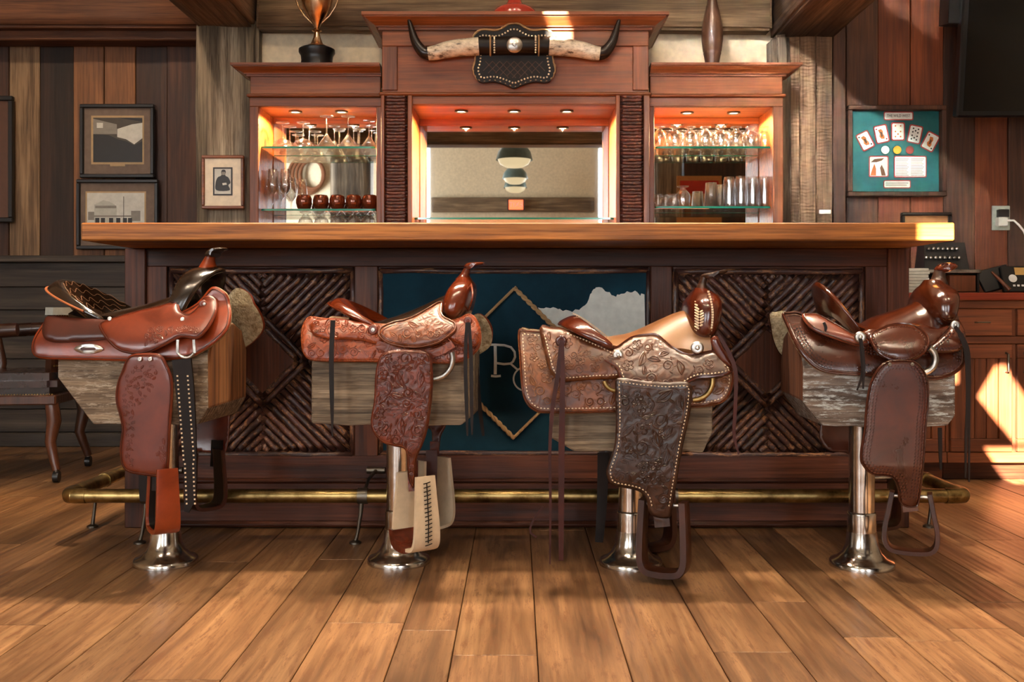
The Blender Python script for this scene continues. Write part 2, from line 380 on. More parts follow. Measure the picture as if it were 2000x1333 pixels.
# front wall, left: boards over wainscot
wl = S(box('wall_left', -5.2, -1.76, D_LW+.02, D_LW+.12, 0, RH, PLK[1], None, 0))
def plank_row(parent, edges, py0, py1, D, mats, th=.02):
    for k in range(len(edges)-1):
        a = W(edges[k], py1, D); b = W(edges[k+1], py0, D)
        o = box('plank', a.x+.0015, b.x-.0015, D, D+th, a.z, b.z, PLK[mats[k]], parent, .003); o.location -= parent.location
        o.location.y += (k % 3)*.004
plank_row(wl, [-420,-350,-280,-215,-150,-95,-40,17,77,143,203,264,326,385], 70, 505, D_LW, [3,5,1,3,0,1,3,0,1,2,2,3,3])
def hboard(parent, x0, x1, ys, D, mat, th=.022):
    for k in range(len(ys)-1):
        a = W(0, ys[k+1], D); b = W(0, ys[k], D)
        o = box('board', x0, x1, D, D+th, a.z+.002, b.z-.002, mat, parent, .003); o.location -= parent.location
        o.location.y += (k % 2)*.005
hboard(wl, -4.8, -1.75, [513,561,606,652,702,752,800,845], D_LW-.005, MAT['wains'])
o = box('chair_rail', -4.8, -1.75, D_LW-.05, D_LW, W(0,513,D_LW).z, W(0,500,D_LW).z, MAT['wains'], wl, .005); o.location -= wl.location
S(box('baseboard_left', -4.8, -1.75, D_LW-.03, D_LW+.02, 0, W(0,845,D_LW).z, MAT['wains'], None, .004))
# front wall, middle: cream plaster behind the hutch
S(box('wall_back', -1.385, 1.42, D_CRM, D_CRM+.1, 0, RH, MAT['cream'], None, 0))
S(box('trim_7', -1.79, -1.37, 5.775, 5.87, 0, RH, PLK[1], None, 0)); S(box('trim_8', -1.384, -1.34, 5.5, 5.87, 0, RH, MAT['cream'], None, 0))
# front wall, right
wr = S(box('wall_right', 1.42, 5.2, D_RW+.02, D_RW+.12, 0, RH, PLK[3], None, 0))
plank_row(wr, [1640,1653,1716,1779,1843,1905,1970,2040,2105,2180,2260], -260, 620, D_RW, [1,3,4,4,3,4,3,5,4,3])
S(box('baseboard_right', 1.72, 5.1, D_RW-.02, D_RW+.02, 0, .1, MAT['wains'], None, .004))
# posts
def timber(name, px0, px1, py0, py1, D0, D1, mat, seed, amp=.012):
    a = W(px0, py1, D0); b = W(px1, py0, D0); bm = bmesh.new(); bmesh.ops.create_cube(bm, size=1)
    for v in bm.verts: v.co = Vector(((a.x+b.x)/2+v.co.x*(b.x-a.x), (D0+D1)/2+v.co.y*(D1-D0), (a.z+b.z)/2+v.co.z*(b.z-a.z)))
    bmesh.ops.bevel(bm, geom=list(bm.edges), offset=.02, segments=2, affect='EDGES')
    bmesh.ops.subdivide_edges(bm, edges=list(bm.edges), cuts=5, use_grid_fill=True)
    for v in bm.verts:
        p = Vector((v.co.x*6, v.co.y*6, v.co.z*2.2))+Vector((seed, 0, 0)); v.co += noise.noise_vector(p)*amp
    me = bpy.data.meshes.new(name); bm.to_mesh(me); bm.free()
    me.polygons.foreach_set('use_smooth', [True]*len(me.polygons))
    return link(name, me, None, mat)
o = timber('timber_post', 381, 500, 40, 1000, 5.31, 5.72, MAT['gnarl'], 3, .02)
T(o, 'gnarled weathered grey timber post with deep cracks behind the small portrait', 'post')
# right post: sawn planks
pr = S(box('wall_post', W(1530,0,5.3).x, W(1626,0,5.3).x, 5.33, D_RW, 0, 2.3, PLK[3], None, 0)); pr.name = 'trim_3'
for k, (a, b) in enumerate(((1531,1562), (1562,1594), (1594,1626))):
    p = W(a,0,5.3); q = W(b,0,5.3); o = box('plank', p.x+.001, q.x-.001, 5.30+.004*(k % 2), 5.33, 0, W(0,62,5.3).z, MAT['sawn'], pr, .003); o.location -= pr.location
o = timber('split_timber_edge', 1513, 1545, 64, 440, 5.22, 5.39, MAT['gray'], 9, .012); T(o, 'narrow pale split timber with ragged bark edge beside the right cabinet cornice', 'post')
S(box('trim_4', W(1627,0,5.32).x, W(1652,0,5.32).x, 5.32, D_RW, 0, W(0,20,5.32).z, PLK[3], None, .004))
# beams
o = timber('roof_beam', 376, 492, -260, 45, 2.4, 5.72, MAT['grayY'], 21, .015); T(o, 'heavy roof beam resting on the gnarled grey post', 'beam')
a = W(1518,60,5.2); b = W(1640,60,5.2)
me = o.data
for v in me.vertices: v.co.x = v.co.x
def yb(name, x0, x1, z0, z1, y0, y1, mat, seed):
    bm = bmesh.new(); bmesh.ops.create_cube(bm, size=1)
    for v in bm.verts: v.co = Vector(((x0+x1)/2+v.co.x*(x1-x0), (y0+y1)/2+v.co.y*(y1-y0), (z0+z1)/2+v.co.z*(z1-z0)))
    bmesh.ops.bevel(bm, geom=list(bm.edges), offset=.015, segments=2, affect='EDGES')
    bmesh.ops.subdivide_edges(bm, edges=list(bm.edges), cuts=5, use_grid_fill=True)
    for v in bm.verts: v.co += noise.noise_vector(Vector((v.co.x*6+seed, v.co.y*1.5, v.co.z*6)))*.012
    me = bpy.data.meshes.new(name); bm.to_mesh(me); bm.free(); me.polygons.foreach_set('use_smooth', [True]*len(me.polygons))
    return link(name, me, None, mat)
bpy.data.objects.remove(o)
o = yb('roof_beam', -1.715, -1.40, W(0,46,5.25).z, 2.62, 2.6, 5.72, MAT['grayY'], 2); T(o, 'heavy roof beam resting on the gnarled grey post', 'beam')
o = yb('roof_beam', 1.366, 1.70, W(0,60,5.2).z, 2.62, 2.6, 5.39, MAT['grayY'], 5); T(o, 'heavy roof beam above the sawn grey planks', 'beam')
o = yb('cross_beam', -1.39, 1.36, W(0,58,D_CRM-.1).z, 2.75, D_CRM-.11, D_CRM-.002, MAT['grayX'], 7); T(o, 'long horizontal grey beam above the cream plaster behind the cups', 'beam')
o = yb('cross_beam', -5.0, -1.72, W(0,56,5.55).z, 2.75, 5.52, 5.74, MAT['beamR'], 8); T(o, 'brown horizontal beam above the framed town photographs', 'beam')
S(box('trim_5', -5.0, -1.72, 5.60, 5.745, W(0,80,5.62).z, W(0,58,5.62).z, MAT['beamR'], None, .006))
# tie beam, pendant lamps, exit sign behind the photographer (seen in the mirror)
o = yb('tie_beam', -4.9, 4.9, 2.43, 2.645, .38, .62, MAT['grayX'], 12); T(o, 'grey tie beam across the hall, seen in the bar mirror', 'beam')
MAT['enamel'] = plain('grey_green_enamel', C(96,118,116), .35)
def pendant(x, y, z, k):
    r = T(empty('pendant_lamp', (x, y, z)), ['first','second','third'][k]+' of three green enamel dome pendant lamps, counted from the bar', 'lamp', 'pendant lamps over the hall')
    lathe('lamp_shade', [(.03,.24),(.05,.22),(.055,.17),(.12,.15),(.17,.09),(.195,0),(.19,0),(.165,.085),(.115,.142),(.03,.16)], MAT['enamel'], r, 28, cap=False)
    lathe('globe', [(.01,-.085),(.09,-.075),(.15,-.042),(.175,.005),(.01,.02)], MAT['bulb'], r, 24)
    tube('cord', [(0,0,.23),(0,0,RH-z)], .008, MAT['iron'], r, 6)
for k, (y, z) in enumerate(((.05,2.36), (-4.5,2.76), (-6.1,2.82))): pendant(-.03, y, z, k)
def text(name, s, size, mat, parent, loc, rot=(PI/2,0,0), ext=.0004, sx=1):
    cu = bpy.data.curves.new(name, 'FONT'); cu.body = s; cu.size = size; cu.align_x = 'CENTER'; cu.align_y = 'CENTER'; cu.extrude = ext
    t = bpy.data.objects.new(name, cu); COL.objects.link(t); dg = bpy.context.evaluated_depsgraph_get()
    me = bpy.data.meshes.new_from_object(t.evaluated_get(dg)); bpy.data.objects.remove(t); me.materials.clear()
    o = link(name, me, parent, mat, loc); o.rotation_euler = rot; o.scale = (sx,1,1); return o
ex = T(empty('exit_sign', (-.02, -6.80, 2.61)), 'red lit exit sign on the far beam, seen in the bar mirror', 'sign')
box('housing', -.15, .15, -.03, .03, -.1, .1, MAT['black'], ex); box('face', -.125, .125, .028, .034, -.085, .085, emit('exit_glow', (1,.16,.06,1), 2.2), ex, 0)
text('lettering', 'EXIT', .12, MAT['white'], ex, (0, .037, 0), (PI/2, 0, PI))
# hall column and poster that show in the cabinet mirrors
o = yb('hall_column', -2.95, -2.32, 0, 4.0, -5.6, -5.2, MAT['gray'], 4); T(o, 'grey plank column in the hall, seen in the left cabinet mirror', 'post')
o = yb('hall_column', 1.72, 2.06, 0, 2.86, -2.15, -1.9, MAT['gray'], 6); T(o, 'grey timber column under the tie beam, seen in the right cabinet mirror', 'post')
ps = T(empty('poster', (2.26, -1.85, 2.05)), 'tan poster with a red heading, seen in the right cabinet mirror', 'poster')
box('sheet', -.28, .28, -.02, .0, -.45, .4, plain('tan_poster', C(190,130,70), .7), ps); box('heading', -.24, .24, .0, .004, .18, .34, plain('poster_red', C(190,50,30), .7), ps, 0)
S(box('wall_hall', 2.08, 5.2, -2.05, -1.9, 0, 2.86, PLK[3], None, .01)).name = 'trim_6'
rc_ = T(empty('rope_coil', (-3.7, -6.97, 3.15)), 'brown lariat coil on the far cream wall, seen in the left cabinet mirror', 'rope')
for k in range(4): tube('rope_loop', [((.3-.03*k)*math.cos(t*.26)+.04*k, .03+.02*k, (.34-.03*k)*math.sin(t*.26)) for t in range(24)], .03, plain('brown_rope', C(112,66,36), .8), rc_, 8, True)
# ceiling spotlights over the bar
def spot(x, y, z, tgt, e, k, ang=80):
    r = T(empty('ceiling_spotlight', (x, y, z)), 'black ceiling spotlight out of view above the bar', 'lamp', 'ceiling spotlights over the bar')
    d = Vector(tgt)-Vector((x,y,z)); q = d.to_track_quat('-Z','Y')
    o = lathe('can', [(.06,.0),(.062,.18),(.045,.2),(.044,.19),(.052,.02),(.05,.0)], MAT['black'], r, 20, cap=False); o.rotation_mode = 'QUATERNION'; o.rotation_quaternion = q
    tube('stem', [(0,0,.17),(0,0,RH-z)], .008, MAT['black'], r, 6)
    L = bpy.data.lights.new('spot_glow', 'SPOT'); L.energy = e; L.color = (1,.77,.54); L.spot_size = math.radians(ang); L.spot_blend = .6; L.shadow_soft_size = .06
    p = bpy.data.objects.new('spot_glow', L); COL.objects.link(p); p.parent = r; p.rotation_mode = 'QUATERNION'; p.rotation_quaternion = q; p.location = d.normalized()*.03
for k, (x, e) in enumerate(((-1.2,360), (-.4,330), (.4,330), (1.2,360))): spot(x, 3.75, 3.9, (x*1.75, 2.25, 0), e*1.0, k, 84)
for k, x in enumerate((-1.8,-.6,.6,1.8)): spot(x, 1.0, 4.2, (x*.85, 3.1, .95), 120, k, 52)  # front row added for warm frontal fill
for k, (x, tx, e) in enumerate(((-2.2,-2.5,150), (-.9,-1.05,60), (0,0,30), (.9,1.05,45), (2.2,2.5,30))): spot(x, 3.0, 3.9, (tx, 5.1, 1.6), e, k, 62)  # inner spots added to brighten the cabinets; outer ones give the wall glow

# ================================================================ THE BAR
bar = T(empty('bar', (0, D_PAN, 0)), 'long dark wooden bar front with twig mosaic panels and a teal hide centre', 'bar')
def bb(name, px0, px1, py0, py1, D0, D1, mat, parent=bar, bev=.003):
    o = pbox(name, px0, px1, py0, py1, D0, D1, mat, parent, bev); o.location -= bar.location; return o
xl, xr = W(243,0,D_PAN).x, W(1776,0,D_PAN).x
def bx(name, *a, mat=None, parent=bar, bev=.003):
    o = box(name, *a, mat, parent, bev); o.location -= bar.location; return o
zt = W(0,470,D_EDGE).z
bx('carcass', xl+.03, xr-.03, D_PAN+.035, 4.15, .02, zt-.001, mat=MAT['barV'])
for a, b in ((243,284), (1735,1776)): bb('corner_post', a, b, 485.5, 1032, D_PAN-.015, D_PAN+.07, MAT['barV'])
for a, b in ((285,326), (692,738), (1271,1313), (1691,1734)): bb('stile', a, b, 520, 892, D_PAN, D_PAN+.05, MAT['barV'])
bb('top_rail', 285, 1734, 485.5, 521, D_PAN, D_PAN+.05, MAT['bar'])
bb('bottom_rail', 285, 1734, 890, 936, D_PAN, D_PAN+.05, MAT['bar'])
bb('base_molding', 285, 1734, 936, 944, D_PAN-.022, D_PAN+.04, MAT['bar'], bev=.008)
bb('base_board', 285, 1734, 944, 1020, D_PAN-.008, D_PAN+.05, MAT['bar'])
bb('quarter_round', 285, 1734, 1020, 1031, D_PAN-.03, D_PAN+.02, MAT['bar'], bev=.01)
for a, b in ((326,692), (738,1271), (1313,1691)): bb('panel_board', a, b, 520, 891, D_PAN+.022, D_PAN+.05, MAT['bar'])
# twigs
TW = []
def twigmesh(nm, seed, r=.0115, seg=8):
    rn = random.Random(seed); pts = []; rad = []
    for i in range(9):
        t = i/8; pts.append((t-.5, rn.uniform(-.0018,.0018), rn.uniform(-.0018,.0018))); rad.append(r*rn.uniform(.86,1.1))
    vs, fs = tubegeo(pts, rad, seg); me = bpy.data.meshes.new(nm); me.from_pydata([tuple(v) for v in vs], [], fs)
    me.polygons.foreach_set('use_smooth', [True]*len(me.polygons)); return me
TW = [twigmesh('twig', 50+i) for i in range(6)]
for m in TW: m.materials.append(MAT['bark'])
twc = [0]
def twig(p, q, parent, meshes=TW, off=bar):
    p, q = Vector(p), Vector(q); d = q-p
    if d.length < .012: return
    o = bpy.data.objects.new('twig', meshes[twc[0] % len(meshes)]); twc[0] += 1; COL.objects.link(o); o.parent = parent
    o.location = (p+q)/2-off.location; o.scale = (d.length, 1, 1)
    q_ = d.normalized(); o.rotation_euler = (0, -math.asin(max(-1,min(1,q_.z))), 0) if q_.x >= 0 else (0, -(PI-math.asin(max(-1,min(1,q_.z)))), 0)
    return o
YT = D_PAN+.016
def twigpanel(x0, x1, y0, y1, cx, cy, R0=63):
    k = D_PAN/F; ox, oz = W(cx,cy,D_PAN).x, W(cx,cy,D_PAN).z
    Pt = lambda u, v: (ox+u*k, YT, oz+v*k)
    step = 13.0*1.4142
    pp = pbox('diamond_board', cx-10, cx+10, cy-10, cy+10, D_PAN+.012, D_PAN+.024, MAT['bar'], bar); bpy.data.objects.remove(pp)
    o = prism('diamond_board', [(ox+u*k, oz+v*k) for u, v in ((0,R0),(R0,0),(0,-R0),(-R0,0))], D_PAN+.01, D_PAN+.025, MAT['barV'], bar); o.location = -bar.location
    for n_ in range(2):
        R = R0+6+n_*18
        for sx, sz in ((1,1),(1,-1),(-1,-1),(-1,1)): twig(Pt(0, sz*R), Pt(sx*R, 0), bar)
    R = R0+33
    for sx in (1,-1):
        for sz in (1,-1):
            U = (x1-cx) if sx > 0 else (cx-x0); V = (cy-y0) if sz > 0 else (y1-cy)
            c = -U+7
            while c < V-4:
                if c > R: u0, v0 = 0, c
                elif c < -R: u0, v0 = -c, 0
                else: u0, v0 = (R-c)/2, (R+c)/2
                u1 = min(U, V-c); v1 = u1+c
                if u1-u0 > 5: twig(Pt(sx*u0, sz*v0), Pt(sx*u1, sz*v1), bar)
                c += step
    yf = YT-.006
    a, b = W(x0-4,y0-5,D_PAN), W(x1+4,y1+5,D_PAN)
    for p, q in (((a.x,yf,a.z),(b.x,yf,a.z)), ((a.x,yf,b.z),(b.x,yf,b.z)), ((a.x,yf,a.z),(a.x,yf,b.z)), ((b.x,yf,a.z),(b.x,yf,b.z))): twig(p, q, bar)
twigpanel(337, 684, 534, 884, 511, 706)
twigpanel(1324, 1681, 536, 885, 1499, 708)
# centre panel
o = pprism('hide_panel', [(746,533),(1262,533),(1262,884),(746,884)], D_PAN+.012, D_PAN+.03, MAT['teal'], bar); o.location = -bar.location
a, b = W(742,529,D_PAN), W(1267,887,D_PAN)
for p, q in (((a.x,YT,a.z),(b.x,YT,a.z)), ((a.x,YT,b.z),(b.x,YT,b.z)), ((a.x,YT,a.z),(a.x,YT,b.z)), ((b.x,YT,a.z),(b.x,YT,b.z))): twig(p, q, bar)
rn = random.Random(5); hp = []
base = [(1050,600),(1068,601),(1085,603),(1100,606),(1114,610),(1130,604),(1143,595),(1152,581),(1158,568),(1164,562),(1180,566),(1192,573),(1202,578),(1214,573),(1226,570),(1240,569),(1250,576),(1261,575)]
for i in range(len(base)-1):
    for t in (0,.33,.66): hp.append((base[i][0]*(1-t)+base[i+1][0]*t+rn.uniform(-1.5,1.5), base[i][1]*(1-t)+base[i+1][1]*t+rn.uniform(-2.5,2.5)))
hp += [(1261,690),(1140,690),(1085,640)]
o = pprism('white_hide_patch', hp, D_PAN+.0095, D_PAN+.014, MAT['hide'], bar); o.location = -bar.location
# rope diamond: two laid strands
corner = [(1005,563),(1152,709),(1003,856),(857,709)]
for ph in (0, PI):
    path = resample([(float(x),float(y)) for x, y in corner], 3.2)
    pts = []
    for i, (x, y) in enumerate(path):
        p = W(x, y, D_PAN); an = i*.75+ph; pts.append(p+Vector((math.cos(an)*.0045*.7, -.001+math.sin(an)*.0045, math.cos(an)*.0045*.7))-Vector((0,-.004,0)))
    o = tube('rope_strand', pts, .0052, MAT['rope'], bar, 6, True); o.location = -bar.location
def stroke(pts, w, mat=MAT['chalk']):
    P = [W(x, y, D_PAN)+Vector((0,.008,0)) for x, y in pts]; o = tube('brand_letter', P, w*D_PAN/F, mat, bar, 6); o.location = -bar.location
    for v in o.data.vertices: v.co.y = (v.co.y-(D_PAN+.008))*.35+D_PAN+.0105
stroke([(956,674),(968,674),(985,675),(998,679),(1005,688),(1006,698),(1002,707),(997,711),(984,712),(970,710)], 2.6)
stroke([(967,676),(967.5,705),(967,732)], 3.4); stroke([(959,735),(968,736),(978,735)], 2.6); stroke([(997,711),(1004,717),(1012,724)], 2.2)
stroke([(1026+23*math.cos(t*.2), 741+23*math.sin(t*.2)) for t in range(33)], 1.9)
# counter slab
ct = T(empty('bar_counter', (0, D_EDGE, zt)), 'thick honey-coloured wooden counter slab on top of the bar', 'counter')
a, b = W(158,0,D_EDGE).x, W(1865,0,D_EDGE).x
for k, (y0, y1) in enumerate(((D_EDGE, D_EDGE+.33), (D_EDGE+.332, D_EDGE+.66), (D_EDGE+.662, 4.2))):
    o = box('plank', a, b, y0, y1, zt, W(0,435,D_EDGE).z, MAT['top'], ct, .004); o.location -= ct.location
# brass foot rail
D_R = 3.36; zr = W(0,969,D_R).z; rx0, rx1 = W(141,0,D_R).x, W(1875,0,D_R).x
rail = T(empty('foot_rail', (0, D_R, 0)), 'aged brass foot rail running round the bar base on iron brackets', 'foot rail')
def rl(o): o.location = -rail.location; return o
rl(tube('rail', [(rx0, D_R+.0, zr), (rx1, D_R+.0, zr)], .0235, MAT['brass'], rail, 20))
for sx, xx in ((1, rx0), (-1, rx1)):
    rl(tube('elbow', [(xx+sx*.05, D_R, zr), (xx+sx*.01, D_R+.001, zr), (xx-sx*.012, D_R+.008, zr), (xx-sx*.018, D_R+.022, zr), (xx-sx*.018, D_R+.07, zr)], .026, MAT['brass'], rail, 20))
    rl(tube('return_rail', [(xx-sx*.018, D_R+.05, zr), (xx-sx*.018, 4.2, zr)], .0235, MAT['brass'], rail, 20))
    rl(tube('ferrule', [(xx-sx*.018, D_R+.30, zr), (xx-sx*.018, D_R+.325, zr)], .027, MAT['brass'], rail, 20))
def bracket(x, side=0):
    y = D_R; g = [tubegeo([(x,y,zr-.02),(x-.003,y,zr-.06),(x-.012,y+.0,.04),(x-.02,y,.008)], [.009,.007,.006,.007], 8)]
    g.append(lathegeo([(.02,0),(.02,.006),(.008,.012)], 14, (x-.021, y, 0))); g.append(tubegeo([(x-.012,y,zr),(x+.022,y,zr)], .027, 14))
    if side == 0:
        g.append(tubegeo([(x+.01,y,zr+.015),(x+.015,y+.06,zr+.045),(x+.018,D_PAN-.03,zr+.05)], .006, 8))
        g.append(tubegeo([(x-.015,D_PAN-.028,zr+.05),(x+.05,D_PAN-.028,zr+.05)], .012, 10))
    rl(mk('bracket', *join(g), MAT['iron'], rail))
for px in (285, 706, 1310): bracket(W(px,0,D_R).x)
for xx, sg in ((rx0-.018, 1), (rx1+.018, -1)):
    g = [tubegeo([(xx,D_R+.25,zr-.02),(xx-.01,D_R+.25,zr-.07),(xx-.02,D_R+.25,.008)], [.009,.006,.007], 8), lathegeo([(.02,0),(.02,.006),(.008,.012)], 14, (xx-.02,D_R+.25,0))]
    rl(mk('bracket', *join(g), MAT['iron'], rail))
# ================================================================ BACK BAR
def frus(x0, x1, y0, y1, z0, X0, X1, Y0, Y1, z1):
    vs = [(x0,y0,z0),(x1,y0,z0),(x1,y1,z0),(x0,y1,z0),(X0,Y0,z1),(X1,Y0,z1),(X1,Y1,z1),(X0,Y1,z1)]
    return vs, [(0,3,2,1),(4,5,6,7),(0,1,5,4),(1,2,6,5),(2,3,7,6),(3,0,4,7)]
def cornice(x0, x1, yf, yb_, z0, z1, ov, parent, L=1, R=1):
    h = z1-z0; g = []; prev = None
    lv = [(0,.10,.12,.12), (.12,.10,.12,.30), (.12,.30,.14,.12)]
    steps = [(0,.18,.15,.15), (.18,.26,.30,.30), (.26,.70,.32,.86), (.70,.78,.86,.86), (.78,1,1,1)]
    for a, b, o0, o1 in steps:
        g.append(frus(x0-L*ov*o0, x1+R*ov*o0, yf-ov*o0, yb_, z0+h*a, x0-L*ov*o1, x1+R*ov*o1, yf-ov*o1, yb_, z0+h*b))
    o = mk('cornice', *join(g), MAT['hutch'], parent, False); o.location = -parent.location; return o
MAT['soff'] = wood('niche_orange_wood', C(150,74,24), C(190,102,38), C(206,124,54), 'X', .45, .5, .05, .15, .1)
def puck(px, py, D, zs, parent):
    x = W(px,py,D).x
    o = lathe('lamp_rim', [(.024,0),(.034,0),(.034,-.007),(.026,-.009),(.024,-.002)], MAT['iron'], parent, 20, Vector((x,D,zs))-parent.location, False)
    lathe('lamp_disc', [(.001,-.004),(.025,-.003),(.024,0)], MAT['puck'], o, 20, cap=False)
    L = bpy.data.lights.new('puck_glow', 'SPOT'); L.energy = 42; L.color = (1,.62,.28); L.spot_size = math.radians(168); L.spot_blend = .25; L.shadow_soft_size = .004
    p = bpy.data.objects.new('puck_glow', L); COL.objects.link(p); p.parent = parent; p.location = Vector((x,D,zs-.012))-parent.location
def unit(name, label, bx0, bx1, ox0, ox1, D, ytop, ycor, yfr, yop, ymir, pucks, L, R, ov, center=False):
    xa, xb = W(bx0,0,D).x, W(bx1,0,D).x; oa, ob = W(ox0,0,D).x, W(ox1,0,D).x
    u = T(empty(name, ((xa+xb)/2, D, 0)), label, 'cabinet')
    def b(n, *a, m='hutch', bev=.003):
        o = box(n, *a, MAT[m], u, bev); o.location -= u.location; return o
    zt_ = W(0,ytop,D-ov).z; zc = W(0,ycor,D).z; zf = W(0,yfr,D).z; zo = W(0,yop,D).z; zm = W(0,ymir,D_MIR).z; zb = .9
    cornice(xa, xb, D, D_CRM-.005 if center else 5.2, zc, zt_, ov, u, L, R)
    b('frieze', xa+.004, xb-.004, D, D+.03, zf, zc+.002)
    b('frieze_bead', xa-.012*L, xb+.012*R, D-.016, D+.03, zf-.016, zf, bev=.006)
    b('head_rail', xa, xb, D+.002, D+.03, zo, zf-.016)
    b('top_board', xa, xb, D+.03, D_CRM-.006, zo+.02, zo+.05)
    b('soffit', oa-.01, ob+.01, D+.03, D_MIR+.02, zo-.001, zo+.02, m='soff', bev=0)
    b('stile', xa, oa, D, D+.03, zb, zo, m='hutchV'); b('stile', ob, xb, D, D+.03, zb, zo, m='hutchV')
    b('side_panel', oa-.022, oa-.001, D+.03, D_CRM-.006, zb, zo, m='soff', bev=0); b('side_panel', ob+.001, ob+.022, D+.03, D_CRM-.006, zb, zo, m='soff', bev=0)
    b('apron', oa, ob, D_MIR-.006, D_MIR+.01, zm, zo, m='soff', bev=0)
    b('mirror', oa+.001, ob-.001, D_MIR, D_MIR+.006, zb, zm, m='mirror', bev=.002)
    b('back_board', oa, ob, D_MIR+.008, D_MIR+.02, zb, zo, bev=0)
    for px, py in pucks: puck(px, py, (zo-CH)*F/(CY-py), zo-.001, u)
    return u, zo
uL, zo = unit('glass_cabinet', 'open redwood cabinet holding stemware and copper mugs', 487, 745, 505, 735, D_HUT, 122, 150, 184, 208, 242, [(577,217),(667,217)], 1, 0, .075)
uR, zo = unit('glass_cabinet', 'open redwood cabinet holding clear tumblers and tulip glasses', 1268, 1530, 1278, 1510, D_HUT, 122, 150, 184, 208, 242, [(1342,219),(1433,219)], 0, 1, .075)
uC, zoC = unit('mirror_cabinet', 'tall redwood back bar centre with longhorn frieze and wide mirror', 745, 1268, 805, 1203, D_CEN, 22, 60, 181, 204, 246, [(901,216),(1004,216),(1107,216)], 1, 1, .085, True)
def bc(n, px0, px1, py0, py1, d0, d1, m):
    o = pbox(n, px0, px1, py0, py1, D_CEN+d0, D_CEN+d1, MAT[m], uC); o.location -= uC.location; return o
bc('frieze_rail', 746, 1267, 61, 90, -.012, .01, 'hutch'); bc('frieze_stile', 746, 776, 90, 176, -.012, .01, 'hutchV'); bc('frieze_stile', 1236, 1267, 90, 176, -.012, .01, 'hutchV')
for a, b in ((744,751), (796,805), (1203,1211), (1257,1269)): bc('pilaster_edge', a, b, 186, 560, -.018, .01, 'hutchV')
TW2 = [twigmesh('twig', 80+i, .0082, 7) for i in range(5)]
for m in TW2: m.materials.append(MAT['barkD'])
for a, b in ((751,796), (1211,1257)):
    y = 189.5
    while y < 470:
        p, q = W(a,y,D_CEN), W(b,y,D_CEN); p.y = q.y = D_CEN-.004; twig(p, q, uC, TW2, uC); y += 6.5
o = T(box('back_counter', W(480,0,4.75).x, W(1540,0,4.75).x, 4.62, D_CRM-.01, 0, .895, MAT['hutch'], None, .006), 'redwood back counter under the mirrored cabinets', 'counter')
# glass shelves
def shelf(px0, px1, py, D0, parent, r=.05):
    z = W(0,py,D0).z; x0, x1 = W(px0,0,D0).x, W(px1,0,D0).x; D1 = D_MIR-.008; th = .01
    P = [(x0,D1),(x1,D1)]+[(x1-.02+.02*math.cos(t), D0+.02-.02*math.sin(t)) for t in (0,.5,1,PI/2)]+[(x0+.02-.02*math.sin(t), D0+.02-.02*math.cos(t)) for t in (0,.5,1,PI/2)]
    n = len(P); vs = [(a,b,z) for a, b in P]+[(a,b,z-th) for a, b in P]
    fs = [tuple(range(n)), tuple(range(n,2*n))[::-1]]+[(i,i+n,(i+1) % n+n,(i+1) % n) for i in range(n)]
    o = mk('glass_shelf', vs, fs, [MAT['shelf'], MAT['sedge']], parent, False, None, [0,0]+[1]*n); o.location = -parent.location
    return z
zL1 = shelf(508, 733, 286, 5.0, uL); zL2 = shelf(508, 733, 408, 5.0, uL); zR1 = shelf(1280, 1507, 286, 5.0, uR); zR2 = shelf(1280, 1507, 403, 5.0, uR)
shelf(808, 1200, 425, 4.98, uC)
zL3 = shelf(508, 733, 456, 5.03, uL)
